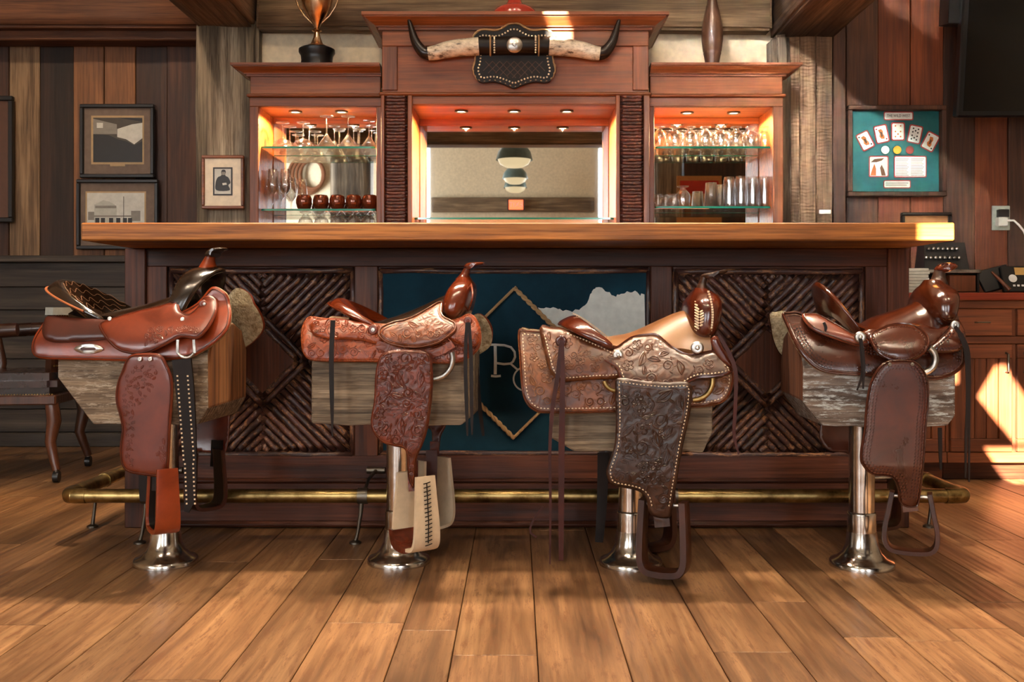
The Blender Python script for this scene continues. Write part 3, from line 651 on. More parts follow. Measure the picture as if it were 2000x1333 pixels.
# glassware
def glassmesh(nm, prof, mat, seg=20):
    vs, fs = lathegeo(prof, seg); me = bpy.data.meshes.new(nm); me.from_pydata(vs, [], fs)
    bm = bmesh.new(); bm.from_mesh(me); bmesh.ops.recalc_face_normals(bm, faces=bm.faces); bm.to_mesh(me); bm.free()
    me.polygons.foreach_set('use_smooth', [True]*len(me.polygons)); me.materials.append(mat); return me
def flip(prof): h = max(z for r, z in prof); return [(r, h-z) for r, z in prof]
GM = {
 'martini': glassmesh('martini', flip([(.001,0),(.036,0),(.034,.003),(.006,.006),(.0035,.012),(.0035,.085),(.006,.092),(.054,.165),(.052,.165),(.004,.096),(.001,.096)]), MAT['glass']),
 'coupe': glassmesh('coupe', flip([(.001,0),(.034,0),(.032,.003),(.005,.006),(.0035,.012),(.0035,.075),(.012,.082),(.038,.095),(.05,.115),(.054,.132),(.052,.132),(.048,.116),(.036,.099),(.01,.086),(.001,.085)]), MAT['glass']),
 'flute': glassmesh('flute', [(.001,0),(.03,0),(.028,.003),(.005,.006),(.0035,.012),(.0035,.075),(.012,.085),(.026,.105),(.029,.125),(.022,.21),(.0205,.21),(.0272,.125),(.024,.107),(.01,.09),(.001,.089)], MAT['glass']),
 'tulip': glassmesh('tulip', flip([(.001,0),(.03,0),(.03,.004),(.012,.012),(.018,.022),(.034,.04),(.04,.062),(.038,.085),(.034,.115),(.0322,.115),(.036,.085),(.038,.062),(.032,.042),(.012,.026),(.001,.025)]), MAT['glass']),
 'snifter': glassmesh('snifter', flip([(.001,0),(.022,0),(.022,.003),(.010,.008),(.024,.022),(.027,.038),(.023,.066),(.0215,.066),(.025,.038),(.022,.024),(.001,.014)]), MAT['glass']),
 'tumbler': glassmesh('tumbler', flip([(.001,0),(.028,0),(.036,.125),(.034,.125),(.0265,.005),(.001,.005)]), thinglass('frosted_plastic', (.78,.78,.76,1), .3)),
 'highball': glassmesh('highball', [(.001,0),(.028,0),(.0285,.02),(.031,.135),(.027,.15),(.0255,.156),(.0245,.156),(.029,.135),(.0268,.02),(.0265,.008),(.001,.008)], MAT['glass'], 12),
 'mug': glassmesh('mug', [(.001,0),(.030,0),(.038,.012),(.044,.035),(.044,.055),(.038,.074),(.034,.08),(.032,.078),(.036,.072),(.041,.05),(.036,.014),(.001,.006)], None)}
MAT['mug'] = N('brown_copper_glaze'); MAT['mug'].set(**{'Base Color': C(112,50,24), 'Metallic': .55, 'Roughness': .2, 'Coat Weight': .8}); MAT['mug'] = MAT['mug'].m
GM['mug'].materials.clear(); GM['mug'].materials.append(MAT['mug'])
def put(kind, name, px, D, z, label, cat, group, sc=1, rz=0):
    o = bpy.data.objects.new(name, GM[kind]); COL.objects.link(o); o.location = (W(px,0,D).x, D, z); o.scale = (sc,sc,sc); o.rotation_euler = (0,0,rz)
    if group and 'flute' not in name and 'mug' not in name and 'snifter' not in name and 'tumbler' not in name and 'lowest' not in label: label += ', row against the mirror' if D > 5.12 else ', row along the shelf front'
    return T(o, label, cat, group)
for px, D in ((552,5.07),(592,5.07),(566,5.18),(604,5.18)): put('coupe','coupe_glass',px,D,zL1+.0005,'upturned coupe glass beside the martini glasses','glass','coupe glasses on the upper shelf')
for px, D in ((638,5.07),(680,5.07),(721,5.07),(653,5.18),(691,5.18),(726,5.18)): put('martini','martini_glass',px,D,zL1+.0005,'upturned martini glass beside the coupe glasses','glass','martini glasses on the upper shelf', (.86 if px > 700 else 1) if D < 5.1 else .82)
for px, D in ((523,5.12),(533,5.05),(549,5.13),(557,5.05)): put('flute','champagne_flute',px,D,zL2+.0005,'upright champagne flute beside the copper mugs','glass','champagne flutes',.98)
for k, px in enumerate((594,627,659,691,722)):
    m = put('mug','copper_mug',px,5.06,zL2+.0005,'glossy brown copper barrel mug next to the champagne flutes','mug','copper mugs on the lower shelf',.93)
    pts = [(.036+.0*t, 0, .062) for t in (0,)]+[(.043,0,.064),(.058,0,.06),(.064,0,.042),(.058,0,.024),(.043,0,.018)]
    h = tube('handle', pts, .004, MAT['mug'], m, 6); h.rotation_euler = (0,0,1.9)
for k, px in enumerate((597,628,659,690,720)): put('tulip','tulip_glass',px,5.08,zL3+.0005,'upturned tulip glass on the lowest shelf under the copper mugs','glass','tulip glasses under the mugs',.98)
for k, px in enumerate((1288,1318,1348,1378,1408,1438,1467,1494)): put('tulip','tulip_glass',px,5.06,zR1+.0005,'upturned tulip glass on the upper shelf of the tumbler cabinet','glass','tulip glasses on the upper shelf', .94)
for k, px in enumerate((1303,1333,1363,1393,1423,1453,1483)): put('tulip','tulip_glass',px,5.17,zR1+.0005,'upturned tulip glass on the upper shelf of the tumbler cabinet','glass','tulip glasses on the upper shelf',.94)
for px, D in ((1285,5.06),(1300,5.10),(1316,5.06)): put('snifter','snifter_glass',px,D,zR2+.0005,'small upturned snifter glass on the lower shelf','glass','small snifters')
put('tulip','snifter_glass',1334,5.07,zR2+.0005,'single larger upturned tulip glass beside the small snifters','glass',None,.95)
for px, D in ((1389,5.06),(1406,5.15)): put('tumbler','plastic_tumbler',px,D,zR2+.0005,'frosted plastic tumbler standing upside down between snifters and highballs','tumbler','frosted tumblers')
for px, D in ((1424,5.08),(1447,5.05),(1470,5.06),(1493,5.05),(1436,5.16),(1458,5.16),(1481,5.16)): put('highball','highball_glass',px,D,zR2+.0005,'tall clear highball glass on the lower shelf','glass','highball glasses')
# longhorn mount
lm = T(empty('longhorn_mount', W(1004,110,D_CEN-.012)), 'pair of mounted longhorns on a black leather shield above the mirror', 'wall mount')
def rel(o, r): o.location = Vector(o.location)-r.location; return o
MAT['blk'] = leather('black_leather', C(12,9,8), C(26,20,17), .45, .0, spec=.25)
half = [(1004,48),(1014.5,49.5),(1025,56),(1035.5,61),(1046,61.5),(1062,60),(1072,62),(1080.6,69.4),(1083,77),(1079,87),(1077.5,103),(1079.6,122),(1083,134.5),(1080.6,147),(1074,157.6),(1062,161),(1046,158.6),(1030,162),(1014.5,168),(1004,172)]
outl = catmull(half+[(2008-x,y) for x, y in half[-2:0:-1]], 3)
DP = D_CEN-.014
rel(pprism('shield', outl, DP-.028, DP, MAT['blk'], lm), lm)
ro = resample(outl, 3)
for ph in (0, PI):
    pts = [W(x,y,DP)+Vector((math.cos(i*.9+ph)*.003, -.022+math.sin(i*.9+ph)*.003, 0)) for i, (x, y) in enumerate(ro)]
    rel(tube('rope_edge', pts, .0042, MAT['rope'], lm, 6, True), lm)
MAT['nail'] = metal('nickel_nailhead', C(226,206,170), .25)
g = []
for x, y in resample(inset(outl, 9), 6.4): p = W(x,y,DP-.028); g.append(lathegeo([(.005,-.001),(.0045,.0015),(.0015,.003)], 8))
gg = []
for (x, y), (vs, fs) in zip(resample(inset(outl, 9), 6.4), g):
    p = W(x,y,DP-.028); gg.append(([(p.x+v[0], DP-.028-v[2], p.z+v[1]) for v in vs], fs))
for xx in (966, 1046):
    for k in range(8):
        an = -.9+k*.26; p = W(xx, 90-19*math.sin(-an)*1.0, DP-.028); gg.append(([(p.x+v[0], DP-.028-.045*math.cos(an)-v[2], p.z+v[1]) for v in lathegeo([(.005,-.001),(.0045,.0015),(.0015,.003)], 8)[0]], lathegeo([(.005,-.001),(.0045,.0015),(.0015,.003)], 8)[1]))
ST(rel(mk('nailheads', *join(gg), MAT['nail'], lm), lm))
p0, p1 = W(934,90,DP-.028), W(1075,90,DP-.028)
rel(tube('leather_roll', [(p0.x,DP-.026,p0.z),(p1.x,DP-.026,p1.z)], .046, MAT['blk'], lm, 24), lm)
for xx in (958, 1052):
    c = W(xx,90,DP-.028); rel(tube('roll_cord', [(c.x, DP-.026-.048*math.cos(a*.2), c.z+.048*math.sin(a*.2)) for a in range(-8,9)], .004, MAT['rope'], lm, 6), lm)
g = []
for k in range(-7, 8):
    for s in (1,-1):
        a = (1004+k*14, 120); b = (1004+k*14+s*36, 157)
        if not (934 < a[0] < 1074): continue
        n = 8; pts = [(a[0]+(b[0]-a[0])*t/n, a[1]+(b[1]-a[1])*t/n) for t in range(n+1)]; pts = [q for q in pts if inside(q, outl) and edgedist(q, outl) > 13]
        if len(pts) > 2: g.append(tubegeo([W(x,y,DP-.028)+Vector((0,-.029,0))+Vector((0,.028,0)) for x, y in pts], .0022, 5))
ST(rel(mk('lattice_lacing', *join(g), plain('brown_lace', C(74,52,40), .6), lm), lm))
c = W(1005,88,DP-.07)
vs, fs = lathegeo([(.001,.016),(.008,.014),(.010,.009),(.030,.006),(.038,0),(.038,-.004)], 28)
rel(mk('concho', [(c.x+v[0], DP-.072-v[2], c.z+v[1]) for v in vs], fs, MAT['silver'], lm), lm)
MAT['horn'] = N('mottled_horn'); _n = MAT['horn']; _v = _n.noise(_n.coords((22,22,60)), 1, 5, .7); _n.l(_n.ramp(_v, [(.34, C(60,44,34)), (.46, C(190,176,152)), (.62, C(226,214,190))]), _n.b.inputs['Base Color']); _n.set(Roughness=.35); MAT['horn'] = _n.m
MAT['tip'] = plain('black_horn_tip', C(30,22,18), .25)
for s in (1,-1):
    f = (lambda x: x) if s > 0 else (lambda x: 2008-x)
    A = [(936,96,17.5),(905,98,17),(876,102,16),(852,108,14.5),(838,110,13)]; B = [(840,110,13),(830,108,12),(819,96,10),(812,83,8.5),(807,67,6.5),(802,49,4),(799,36,1.6),(798,31,.4)]
    for nm, Q, m in (('horn',A,'horn'), ('horn_tip',B,'tip')):
        cc = catmull(Q, 4, False); k = D_CEN/F
        rel(tube(nm, [W(f(x),y,D_CEN)+Vector((0,-.05,0)) for x, y, r in cc], [r*k for x, y, r in cc], MAT[m], lm, 16), lm)
# things on top of the cabinets
zt_ = W(0,122,D_HUT-.075).z; k = 5.08/F
tr = T(empty('trophy_cup', (W(619,0,5.08).x, 5.08, zt_)), 'gold trophy cup with thin handles on a turned black base', 'trophy')
lathe('base', [(40*k,0),(40*k,6*k),(33*k,9*k),(30*k,22*k),(31*k,32*k),(35*k,38*k),(35*k,44*k),(30*k,47*k)], MAT['black'], tr, 32)
MAT['gold'] = metal('warm_gold', C(232,200,164), .16, C(186,140,100))
lathe('cup', [(28*k,47*k),(12*k,55*k),(7*k,68*k),(5*k,78*k),(10*k,81*k),(5*k,86*k),(7*k,92*k),(16*k,106*k),(27*k,126*k),(33*k,150*k),(36*k,175*k),(34*k,175*k),(30*k,150*k),(1*k,110*k)], MAT['gold'], tr, 32)
for s in (1,-1): tube('cup_handle', [(s*9*k,0,96*k),(s*24*k,0,110*k),(s*36*k,0,128*k),(s*44*k,0,150*k),(s*46*k,0,165*k),(s*36*k,0,172*k)], 1.6*k, MAT['gold'], tr, 8)
bp = T(empty('wooden_pin', (W(1391,0,5.05).x, 5.05, zt_)), 'dark bronzed wooden bowling pin standing on the right cabinet', 'pin')
lathe('pin_body', [(12*k,0),(13*k,12*k),(16*k,30*k),(17.2*k,34*k),(16.6*k,36*k),(17.8*k,38*k),(20.5*k,60*k),(21*k,72*k),(19*k,92*k),(14*k,115*k),(9.5*k,132*k),(9*k,142*k),(11*k,154*k),(9*k,168*k),(3*k,174*k)], MAT['gold'].copy() if False else wood('bronzed_pin', C(58,36,26), C(88,58,42), C(112,78,58), 'Z', .3, .5, .02, .1, .5), bp, 32)
zt2 = W(0,22,D_CEN-.085).z; k2 = 4.95/F
rp = T(empty('red_pedestal', (W(1005,0,4.91).x, 4.91, zt2-.001)), 'red lacquered round-footed ornament on the centre cornice', 'ornament')
MAT['red'] = plain('red_lacquer', C(170,48,30), .25, **{'Coat Weight': .6})
lathe('foot', [(45*k2,0),(44.5*k2,9*k2),(38*k2,18*k2),(22*k2,25*k2)], MAT['red'], rp, 32)
lathe('stem', [(20*k2,24*k2),(14*k2,32*k2),(12*k2,40*k2),(20*k2,60*k2),(24*k2,90*k2),(16*k2,110*k2),(1*k2,112*k2)], MAT['red'], rp, 28)
# ================================================================ PICTURES
def frame(name, label, x0, x1, y0, y1, D, fw, fm, mm, inner=None, th=.03):
    f = T(empty(name, W((x0+x1)/2, y1, D)), label, 'picture')
    for a, b, c, d in ((x0,x1,y0,y0+fw), (x0,x1,y1-fw,y1), (x0,x0+fw,y0+fw,y1-fw), (x1-fw,x1,y0+fw,y1-fw)): rel(pbox('frame_rail', a, b, c, d, D-th, D, fm, f, .004), f)
    rel(pbox('mat_board', x0+fw-1, x1-fw+1, y0+fw-1, y1-fw+1, D-.012, D-.002, mm, f, 0), f)
    return f
def flat(f, name, pts, D, mat): return rel(pprism(name, pts, D-.0012, D, mat, f), f)
def rc(x0, x1, y0, y1): return [(x0,y0),(x1,y0),(x1,y1),(x0,y1)]
sep = lambda n, r, g, b: plain(n, C(r,g,b), .45)
P1, P2, P3, P4, P5 = sep('print_black',28,24,20), sep('print_umber',66,56,44), sep('print_grey',128,122,110), sep('print_pale',196,194,182), sep('print_fillet',170,140,98)
fr = frame('framed_photograph', 'black-framed photograph of a barn interior, sepia with taupe mat', 155, 300, 203, 347, D_LW-.02, 7, MAT['frame'], MAT['taupe'])
d = D_LW-.034
flat(fr,'fillet',rc(178,281,226,321),d+.001,P5); flat(fr,'print',rc(182,278,230,317),d,P2); flat(fr,'print_shape',[(182,230),(228,230),(278,238),(278,232),(255,230)],d-.0014,P1)
flat(fr,'print_shape',[(182,232),(228,243),(228,262),(182,262)],d-.0013,P3); flat(fr,'print_shape',[(229,252),(258,243),(278,240),(278,270),(262,282),(246,272),(229,268)],d-.0013,P4)
flat(fr,'print_shape',[(182,262),(212,264),(230,272),(246,276),(262,284),(278,276),(278,317),(182,317)],d-.0015,P1); flat(fr,'print_shape',rc(189,201,240,250),d-.002,P4); flat(fr,'caption_plate',rc(215,244,319,325),d-.002,P5)
fr = frame('framed_photograph', 'black-framed photograph of an old false-front town building', 148, 308, 350, 487, D_LW-.02, 7, MAT['frame'], MAT['taupe'])
flat(fr,'fillet',rc(167,285,374,452),d+.001,P5); flat(fr,'print',rc(170,282,377,449),d,P4)
flat(fr,'print_shape',[(184,400),(192,396),(202,391),(214,394),(224,400),(228,404),(228,449),(184,449)],d-.0013,sep('print_light',176,174,160)); flat(fr,'print_shape',[(227,398),(255,400),(255,449),(227,449)],d-.0012,P4)
flat(fr,'print_shape',rc(186,227,402,407),d-.002,P3); flat(fr,'print_shape',rc(172,184,414,430),d-.0016,P3); flat(fr,'print_shape',rc(183,256,421,424),d-.002,P3)
for x in (186,197,213,227,240,250): flat(fr,'print_window',rc(x,x+8,426,446),d-.0022,P1)
flat(fr,'print_pole',rc(241,242,384,426),d-.0024,P2); flat(fr,'print_shape',rc(256,274,412,432),d-.0014,P3); flat(fr,'print_street',rc(170,282,440,449),d-.0026,P3)
fr = frame('framed_photograph', 'large black-framed brown picture at the end of the plank wall', -120, 24, 187, 434, D_LW-.02, 9, MAT['frame'], sep('brown_print',86,54,36))
fr = frame('framed_portrait', 'small brown-framed portrait with wide cream mat on the grey post', 393, 476, 303, 408, 5.275, 6, MAT['hutch'], MAT['paper'], th=.022)
d = 5.262
flat(fr,'inner_frame',rc(416,454,327,382),d,P1); flat(fr,'print',rc(419,451,330,379),d-.0013,P4)
flat(fr,'print_figure',catmull([(423,372),(421,358),(425,347),(432,343),(432,336),(434,332),(439,332),(441,336),(440,343),(446,347),(450,357),(446,362),(448,372)],4),d-.0027,P1); flat(fr,'print_figure',rc(433,440,336,342),d-.004,P3); flat(fr,'print_hand',[(434,358),(442,357),(443,361),(435,362)],d-.004,P4)
# shadow box with cards
sb = frame('shadow_box', 'brown shadow box of playing cards and poker chips on green felt', 1657, 1850, 205, 383, D_RW-.012, 9, PLK[3], sep('green_felt',14,84,88), th=.06)
d = D_RW-.026; RED = sep('card_red',164,52,48); WH = sep('card_white',226,228,222); BK = sep('card_black',24,26,28); OR = sep('card_orange',196,112,50)
def rr(x0, x1, y0, y1, r, ang=0):
    cx, cy = (x0+x1)/2, (y0+y1)/2; out = []
    for sx, sy, a0 in ((1,-1,-90),(1,1,0),(-1,1,90),(-1,-1,180)):
        for t in (0,30,60,90):
            a = math.radians(a0+t); out.append((((x1-x0)/2-r)*sx+r*math.cos(a), ((y1-y0)/2-r)*sy+r*math.sin(a)))
    c, s = math.cos(ang), math.sin(ang); return [(cx+x*c-y*s, cy+x*s+y*c) for x, y in out]
def card(x0, x1, y0, y1, ang=0, r=3, e=2.2, nm='card'):
    o = flat(sb, nm, rr(x0,x1,y0,y1,r,ang), d, RED); p = flat(sb, nm+'_face', rr(x0+e,x1-e,y0+e,y1-e,r*.7,ang), d-.0014, WH); return o
card(1726,1784,218,235,0,3,2,'title_plaque'); text('lettering','THE WILD WEST',.0215,BK,sb,Vector(W(1755,226.5,d-.004))-sb.location,sx=.78)
card(1725.6,1779,352,368,0,3,1.8,'label_plaque')
card(1697,1735.5,304.5,346,0,3,2,'picture_card'); card(1746,1810,304.5,347,0,3,2,'text_card')
flat(sb,'print_figure',[(1701,317),(1708,311),(1716,310),(1727,309),(1722,314),(1712,317)],d-.0028,sep('hat_brown',92,56,28)); flat(sb,'print_figure',[(1700,343),(1704,330),(1708,320),(1711,330),(1711,343)],d-.0028,OR); flat(sb,'print_figure',[(1722,343),(1719,328),(1722,322),(1727,332),(1730,343)],d-.0028,sep('hat_brown2',92,56,28))
g = []
for i in range(11):
    for a, b in ((1749.5,1775), (1779,1805)): p = W(a,310+i*3.2,d-.003); q = W(b-(i*7 % 5),311+i*3.2,d-.003); g.append(boxgeo(p.x,q.x,d-.0032,d-.0024,q.z,p.z))
for i in range(2): p = W(1730,357+i*4,d-.003); q = W(1774-i*3,358.4+i*4,d-.003); g.append(boxgeo(p.x,q.x,d-.0032,d-.0024,q.z,p.z))
ST(rel(mk('print_lines', *join(g), P3, sb, False), sb))
for cx, cy, an, kind in ((1690,275,-27,'f'), (1721.7,262,-12,'f'), (1754,257,0,7), (1787,262.5,12,10), (1817,277,28,'f')):
    a = math.radians(an); card(cx-13.5,cx+13.5,cy-18,cy+18,a,3.5,2.4)
    R2 = lambda x, y: (cx+x*math.cos(a)-y*math.sin(a), cy+x*math.sin(a)+y*math.cos(a))
    if kind == 'f':
        flat(sb,'card_print',[R2(*p) for p in ((-5,-9),(1,-10),(4,-5),(3,0),(5,5),(4,10),(-2,9),(-5,4),(-3,-1))],d-.0028,OR); flat(sb,'card_print',[R2(*p) for p in ((-2,-5),(2,-3),(2,4),(-1,6))],d-.0042,sep('card_dark',92,64,44))
        pips = [(-8,-11),(8,11)]; m = BK if an != -12 else RED
    else:
        pips = [(-5,-11),(5,-11),(-5,0),(5,0),(-5,10),(5,10),(0,5)] if kind == 7 else [(-5,-11),(5,-11),(-5,-4),(5,-4),(-5,3),(5,3),(-5,10),(5,10),(0,-7),(0,7)]; m = OR if kind == 7 else BK
    for p in pips: q = R2(*p); flat(sb,'card_pip',[(q[0]+1.7*math.cos(t), q[1]+1.7*math.sin(t)) for t in (0,1.05,2.1,3.14,4.2,5.24)],d-.0028,m)
for cx, m in ((1729,WH),(1752.6,sep('chip_gold',222,150,40)),(1777,sep('chip_maroon',126,40,34))):
    flat(sb,'poker_chip',[(cx+8*math.cos(t*.314), 293+8*math.sin(t*.314)) for t in range(20)],d-.004,m)
# low framed notice, television, outlet
frame('framed_notice', 'low dark-framed tan notice partly hidden behind the counter end', 1762, 1860, 415, 470, D_RW-.012, 6, MAT['frame'], sep('tan_notice',150,104,64))
tv = T(empty('television', (3.02, 5.2, 2.08)), 'large black wall television tilted forward', 'television'); tv.rotation_euler = (.13,0,0)
box('bezel', -.72, .72, -.03, .03, -.28, .62, MAT['black'], tv, .008); box('screen', -.69, .69, -.033, -.028, -.25, .59, plain('dark_screen', C(8,8,9), .15), tv, 0); box('wall_bracket', -.78, -.66, -.0, .12, .2, .45, MAT['black'], tv)
ol = T(empty('wall_outlet', W(1955,450,D_RW-.002)), 'grey wall outlet with a black adapter and white charger plug', 'outlet')
rel(pbox('cover_plate',1938,1973,402,450,D_RW-.012,D_RW-.002,plain('grey_plate',C(150,158,152),.4),ol,.003),ol); rel(pbox('adapter',1951,1972,409,424,D_RW-.04,D_RW-.01,MAT['black'],ol),ol); rel(pbox('charger_plug',1951,1970,424,442,D_RW-.055,D_RW-.01,MAT['white'],ol,.005),ol)
rel(tube('cable', [W(1968,431,5.36),W(1980,431,5.34),W(1990,440,5.33),W(2000,452,5.32),W(2008,475,5.31),W(2012,520,5.3)], .006, MAT['white'], ol, 8), ol)
T(pbox('wall_label',1600,1623,410,418,5.288,5.296,MAT['white'],None,.001), 'small white label strip on the sawn plank post', 'label')
# ================================================================ RIGHT COUNTER
zc = W(0,572,D_CAB).z; zc0 = W(0,587,D_CAB).z
T(box('side_counter', 1.70, 3.6, D_CAB-.03, D_RW-.03, zc0, zc, MAT['redtop'], None, .005), 'red-brown side counter slab carrying menus and terminals', 'counter')
def basecab(x0, x1, label, hinge):
    u = T(empty('base_cabinet', ((x0+x1)/2, D_CAB, 0)), label, 'cabinet'); Y = D_CAB
    def b(n, *a, m='cab', par=u, bev=.003): o = box(n, *a, MAT[m], par, bev); o.location -= u.location; return o
    z = lambda py: W(0,py,D_CAB).z
    b('carcass', x0, x1, Y+.02, D_RW-.04, z(903), zc0-.001); b('toe_kick', x0, x1, Y+.05, Y+.08, 0, z(903), m='bar')
    b('rail', x0, x1, Y, Y+.02, z(603), zc0-.001, m='cabX'); b('rail', x0, x1, Y, Y+.02, z(672), z(657), m='cabX'); b('rail', x0, x1, Y, Y+.02, z(905), z(884), m='cabX')
    n = len(hinge); w = (x1-x0)/n
    for k, hs in enumerate(hinge):
        a, c = x0+k*w+.012, x0+(k+1)*w-.012
        dr = b('drawer_front', a, c, Y-.006, Y+.018, z(656), z(604), m='cabX')
        kn = tube('drawer_pull', [(-.03,0,0),(-.03,-.02,0),(.03,-.02,0),(.03,0,0)], .004, MAT['iron'], dr, 6); kn.location = (0,-.012,0)
        b('door_rail', a, c, Y-.006, Y+.018, z(700), z(673), m='cabX'); b('door_rail', a, c, Y-.006, Y+.018, z(883), z(858), m='cabX')
        b('door_stile', a, a+.06, Y-.006, Y+.018, z(858), z(700)); b('door_stile', c-.06, c, Y-.006, Y+.018, z(858), z(700))
        m_ = 3
        for i in range(m_): b('door_plank', a+.06+i*(c-a-.12)/m_+.0012, a+.06+(i+1)*(c-a-.12)/m_-.0012, Y+.004, Y+.016, z(858), z(700))
        hx = c-.03 if hs > 0 else a+.03; h = tube('door_pull', [(hx,Y-.006,z(690)),(hx,Y-.03,z(692)),(hx,Y-.03,z(725)),(hx,Y-.006,z(727))], .0055, MAT['iron'], u, 8); h.location = -u.location
X_ = lambda px: W(px,0,D_CAB).x
basecab(1.70, X_(1850), 'fir base cabinet hidden behind the bar end under the side counter', [1])
basecab(X_(1851), X_(2112), 'fir base cabinet with paired plank doors and drawers in the sunlight', [1,-1])
for k in range(8):
    o = box('menu_board', W(1768,0,4.8).x+random.uniform(-.003,.003), W(1812,0,4.8).x+random.uniform(-.004,.004), 4.78, 5.0, zc+.0005+k*.0152, zc+.0145+k*.0152, plain('menu_white', C(196,196,184), .6) if k == 0 else bpy.data.materials['menu_white'], None, .002)
    T(o, 'off-white menu board in the stack on the side counter', 'menu', 'stack of menu boards')
cb = T(empty('cash_box', (W(1862,0,4.85).x, 4.85, zc)), 'dark open-front box with bright metal lid and wooden drawer inside', 'box')
kx = 4.82/F
for a in ((-47*kx,-44*kx), (42*kx,46*kx)): box('side', a[0], a[1], -.03, .16, .001, .098, MAT['black'], cb)
box('back', -44*kx, 42*kx, .15, .16, .001, .098, MAT['black'], cb); box('lid', -62*kx, 48*kx, -.04, .165, .099, .116, MAT['silver'], cb, .002); box('wooden_drawer', -10*kx, 41*kx, -.02, .14, .008, .09, MAT['cab'], cb, .004); box('base', -44*kx, 42*kx, -.03, .15, .001, .007, MAT['black'], cb)
rk = T(empty('key_rack', (W(1845,0,5.12).x, 5.12, zc)), 'dark sloped rack with two rows of pale rounded tops', 'rack')
kx = 5.1/F
vs, fs = frus(-48*kx,46*kx,-.06,.12,.0,-34*kx,46*kx,.04,.12,.27); mk('body', vs, fs, MAT['black'], rk, False)
for r_, (zz, yy, x0, n) in enumerate(((.232,.022,-29,7), (.185,.004,-37,8))):
    for k in range(n): lathe('bottle_top', [(.009,0),(.010,.008),(.006,.013),(.001,.0135)], MAT['silver'], rk, 12, ((x0+k*9.2)*kx, yy-.008, zz))
ld = T(empty('leaning_binder', (W(1956,0,4.8).x, 4.8, zc+.012)), 'black binder lying at a slant beside the cash box', 'binder')
o = box('cover', -.07, .09, -.005, .012, 0, .12, MAT['black'], ld, .003); o.rotation_euler = (-.5,-.25,0); o.location = (0,.06,.06)
o = T(tube('wooden_stylus', [W(1937,531,4.79), W(1972,567,4.74)], [.006,.010], MAT['cab'], None, 8), 'tan wooden handle resting on the black binder', 'tool')
tm = T(empty('card_terminal', (W(1990,0,4.78).x, 4.78, zc)), 'black card terminal with white dial and buttons', 'terminal')
fc = empty('x'); bpy.data.objects.remove(fc)
bd = box('body', -.07, .12, -.012, .012, 0, .135, MAT['black'], tm, .004); bd.rotation_euler = (-.35,0,0); bd.location = (0.02,.02,.066)
vs, fs = lathegeo([(.001,.002),(.02,.002),(.02,0)], 20); o = mk('dial', [(v[0], -.0125-v[2], v[1]) for v in vs], fs, MAT['white'], bd)
o.location = (-.045,0,.002)
for k in range(4): box('button', -.05+k*.02, -.038+k*.02, -.0145, -.012, -.04, -.03, MAT['white'], bd, .002)
box('display', -.03, .08, -.0145, -.012, .02, .058, sep('display_tan',190,150,84), bd, 0)
# ================================================================ CHAIR AT LEFT
ch = T(empty('captain_chair', (-2.38, 4.75, 0)), 'dark leather captain chair with brass nailheads on casters beside the plank wall', 'chair'); ch.rotation_euler = (0,0,PI+.12)
MAT['cl'] = leather('chair_dark_leather', C(34,18,14), C(60,32,24), .3, .4); MAT['cw'] = wood('chair_walnut', C(48,26,16), C(80,44,26), C(104,60,36), 'Z', .35, .5, .05, .15, .4)
box('seat_cushion', -.25, .27, -.26, .26, .40, .50, MAT['cl'], ch, .035, 4); box('seat_rail', -.25, .26, -.25, .25, .355, .40, MAT['cw'], ch, .006)
pts = [(-.24+.0*math.cos(t), .27*math.sin(t), 0) for t in (0,)]
def barrel(r0, r1, z0, z1, th, mat, nm, a0=100, a1=260):
    vs = []; fs = []; n = 20
    for i in range(n+1):
        a = math.radians(a0+(a1-a0)*i/n)
        for r, z in ((r0,z0),(r1,z1),(r1-th,z1),(r0-th,z0)): vs.append((r*math.cos(a)*1.0+.0, r*math.sin(a)*1.02, z))
    for i in range(n):
        for k in range(4): fs.append((i*4+k, i*4+(k+1) % 4, (i+1)*4+(k+1) % 4, (i+1)*4+k))
    fs += [(0,1,2,3), tuple(n*4+k for k in (3,2,1,0))]
    return mk(nm, vs, fs, mat, ch)
barrel(.285,.31,.50,.79,.05, MAT['cl'], 'backrest', 138, 222); barrel(.32,.325,.765,.80,.07, plain('crest_sheen_grey', C(176,182,176), .35), 'crest_rail', 136, 224)  # crest coloured pale to hold the window sheen on the leather roll
for s in (1,-1):
    tube('armrest', [(-.10,s*.29,.70),(.05,s*.30,.69),(.2,s*.29,.68),(.28,s*.27,.67)], [.03,.034,.034,.03], MAT['cl'], ch, 12); tube('arm_support', [(.2,s*.28,.66),(.17,s*.26,.52),(.2,s*.25,.38)], [.018,.022,.02], MAT['cw'], ch, 10)
g = []
for i in range(41):
    x = -.24+i*.0125
    for s in (1,-1): g.append(lathegeo([(.005,0),(.003,.004)], 6, (x, s*.262, .403)))
for i in range(33):
    a = math.radians(140+i*2.5)
    for zz, rr_ in ((.76,.303), (.53,.291)): g.append(tubegeo([(rr_*math.cos(a),rr_*math.sin(a)*1.02,zz),((rr_+.006)*math.cos(a),(rr_+.006)*math.sin(a)*1.02,zz)], .005, 6))
ST(mk('nailhead_trim', *join(g), MAT['brass'], ch))
for sx, sy in ((-1,1),(-1,-1),(1,1),(1,-1)):
    l = tube('leg', [(sx*.22,sy*.21,.37),(sx*.235,sy*.22,.28),(sx*.215,sy*.21,.18),(sx*.24,sy*.23,.09),(sx*.25,sy*.235,.055)], [.03,.032,.024,.02,.018], MAT['cw'], ch, 10)
    tube('caster', [(sx*.25-.012,sy*.235,.026),(sx*.25+.012,sy*.235,.026)], .026, MAT['black'], l, 14); tube('caster_fork', [(sx*.25,sy*.235,.03),(sx*.25,sy*.235,.06)], .012, MAT['iron'], l, 8)
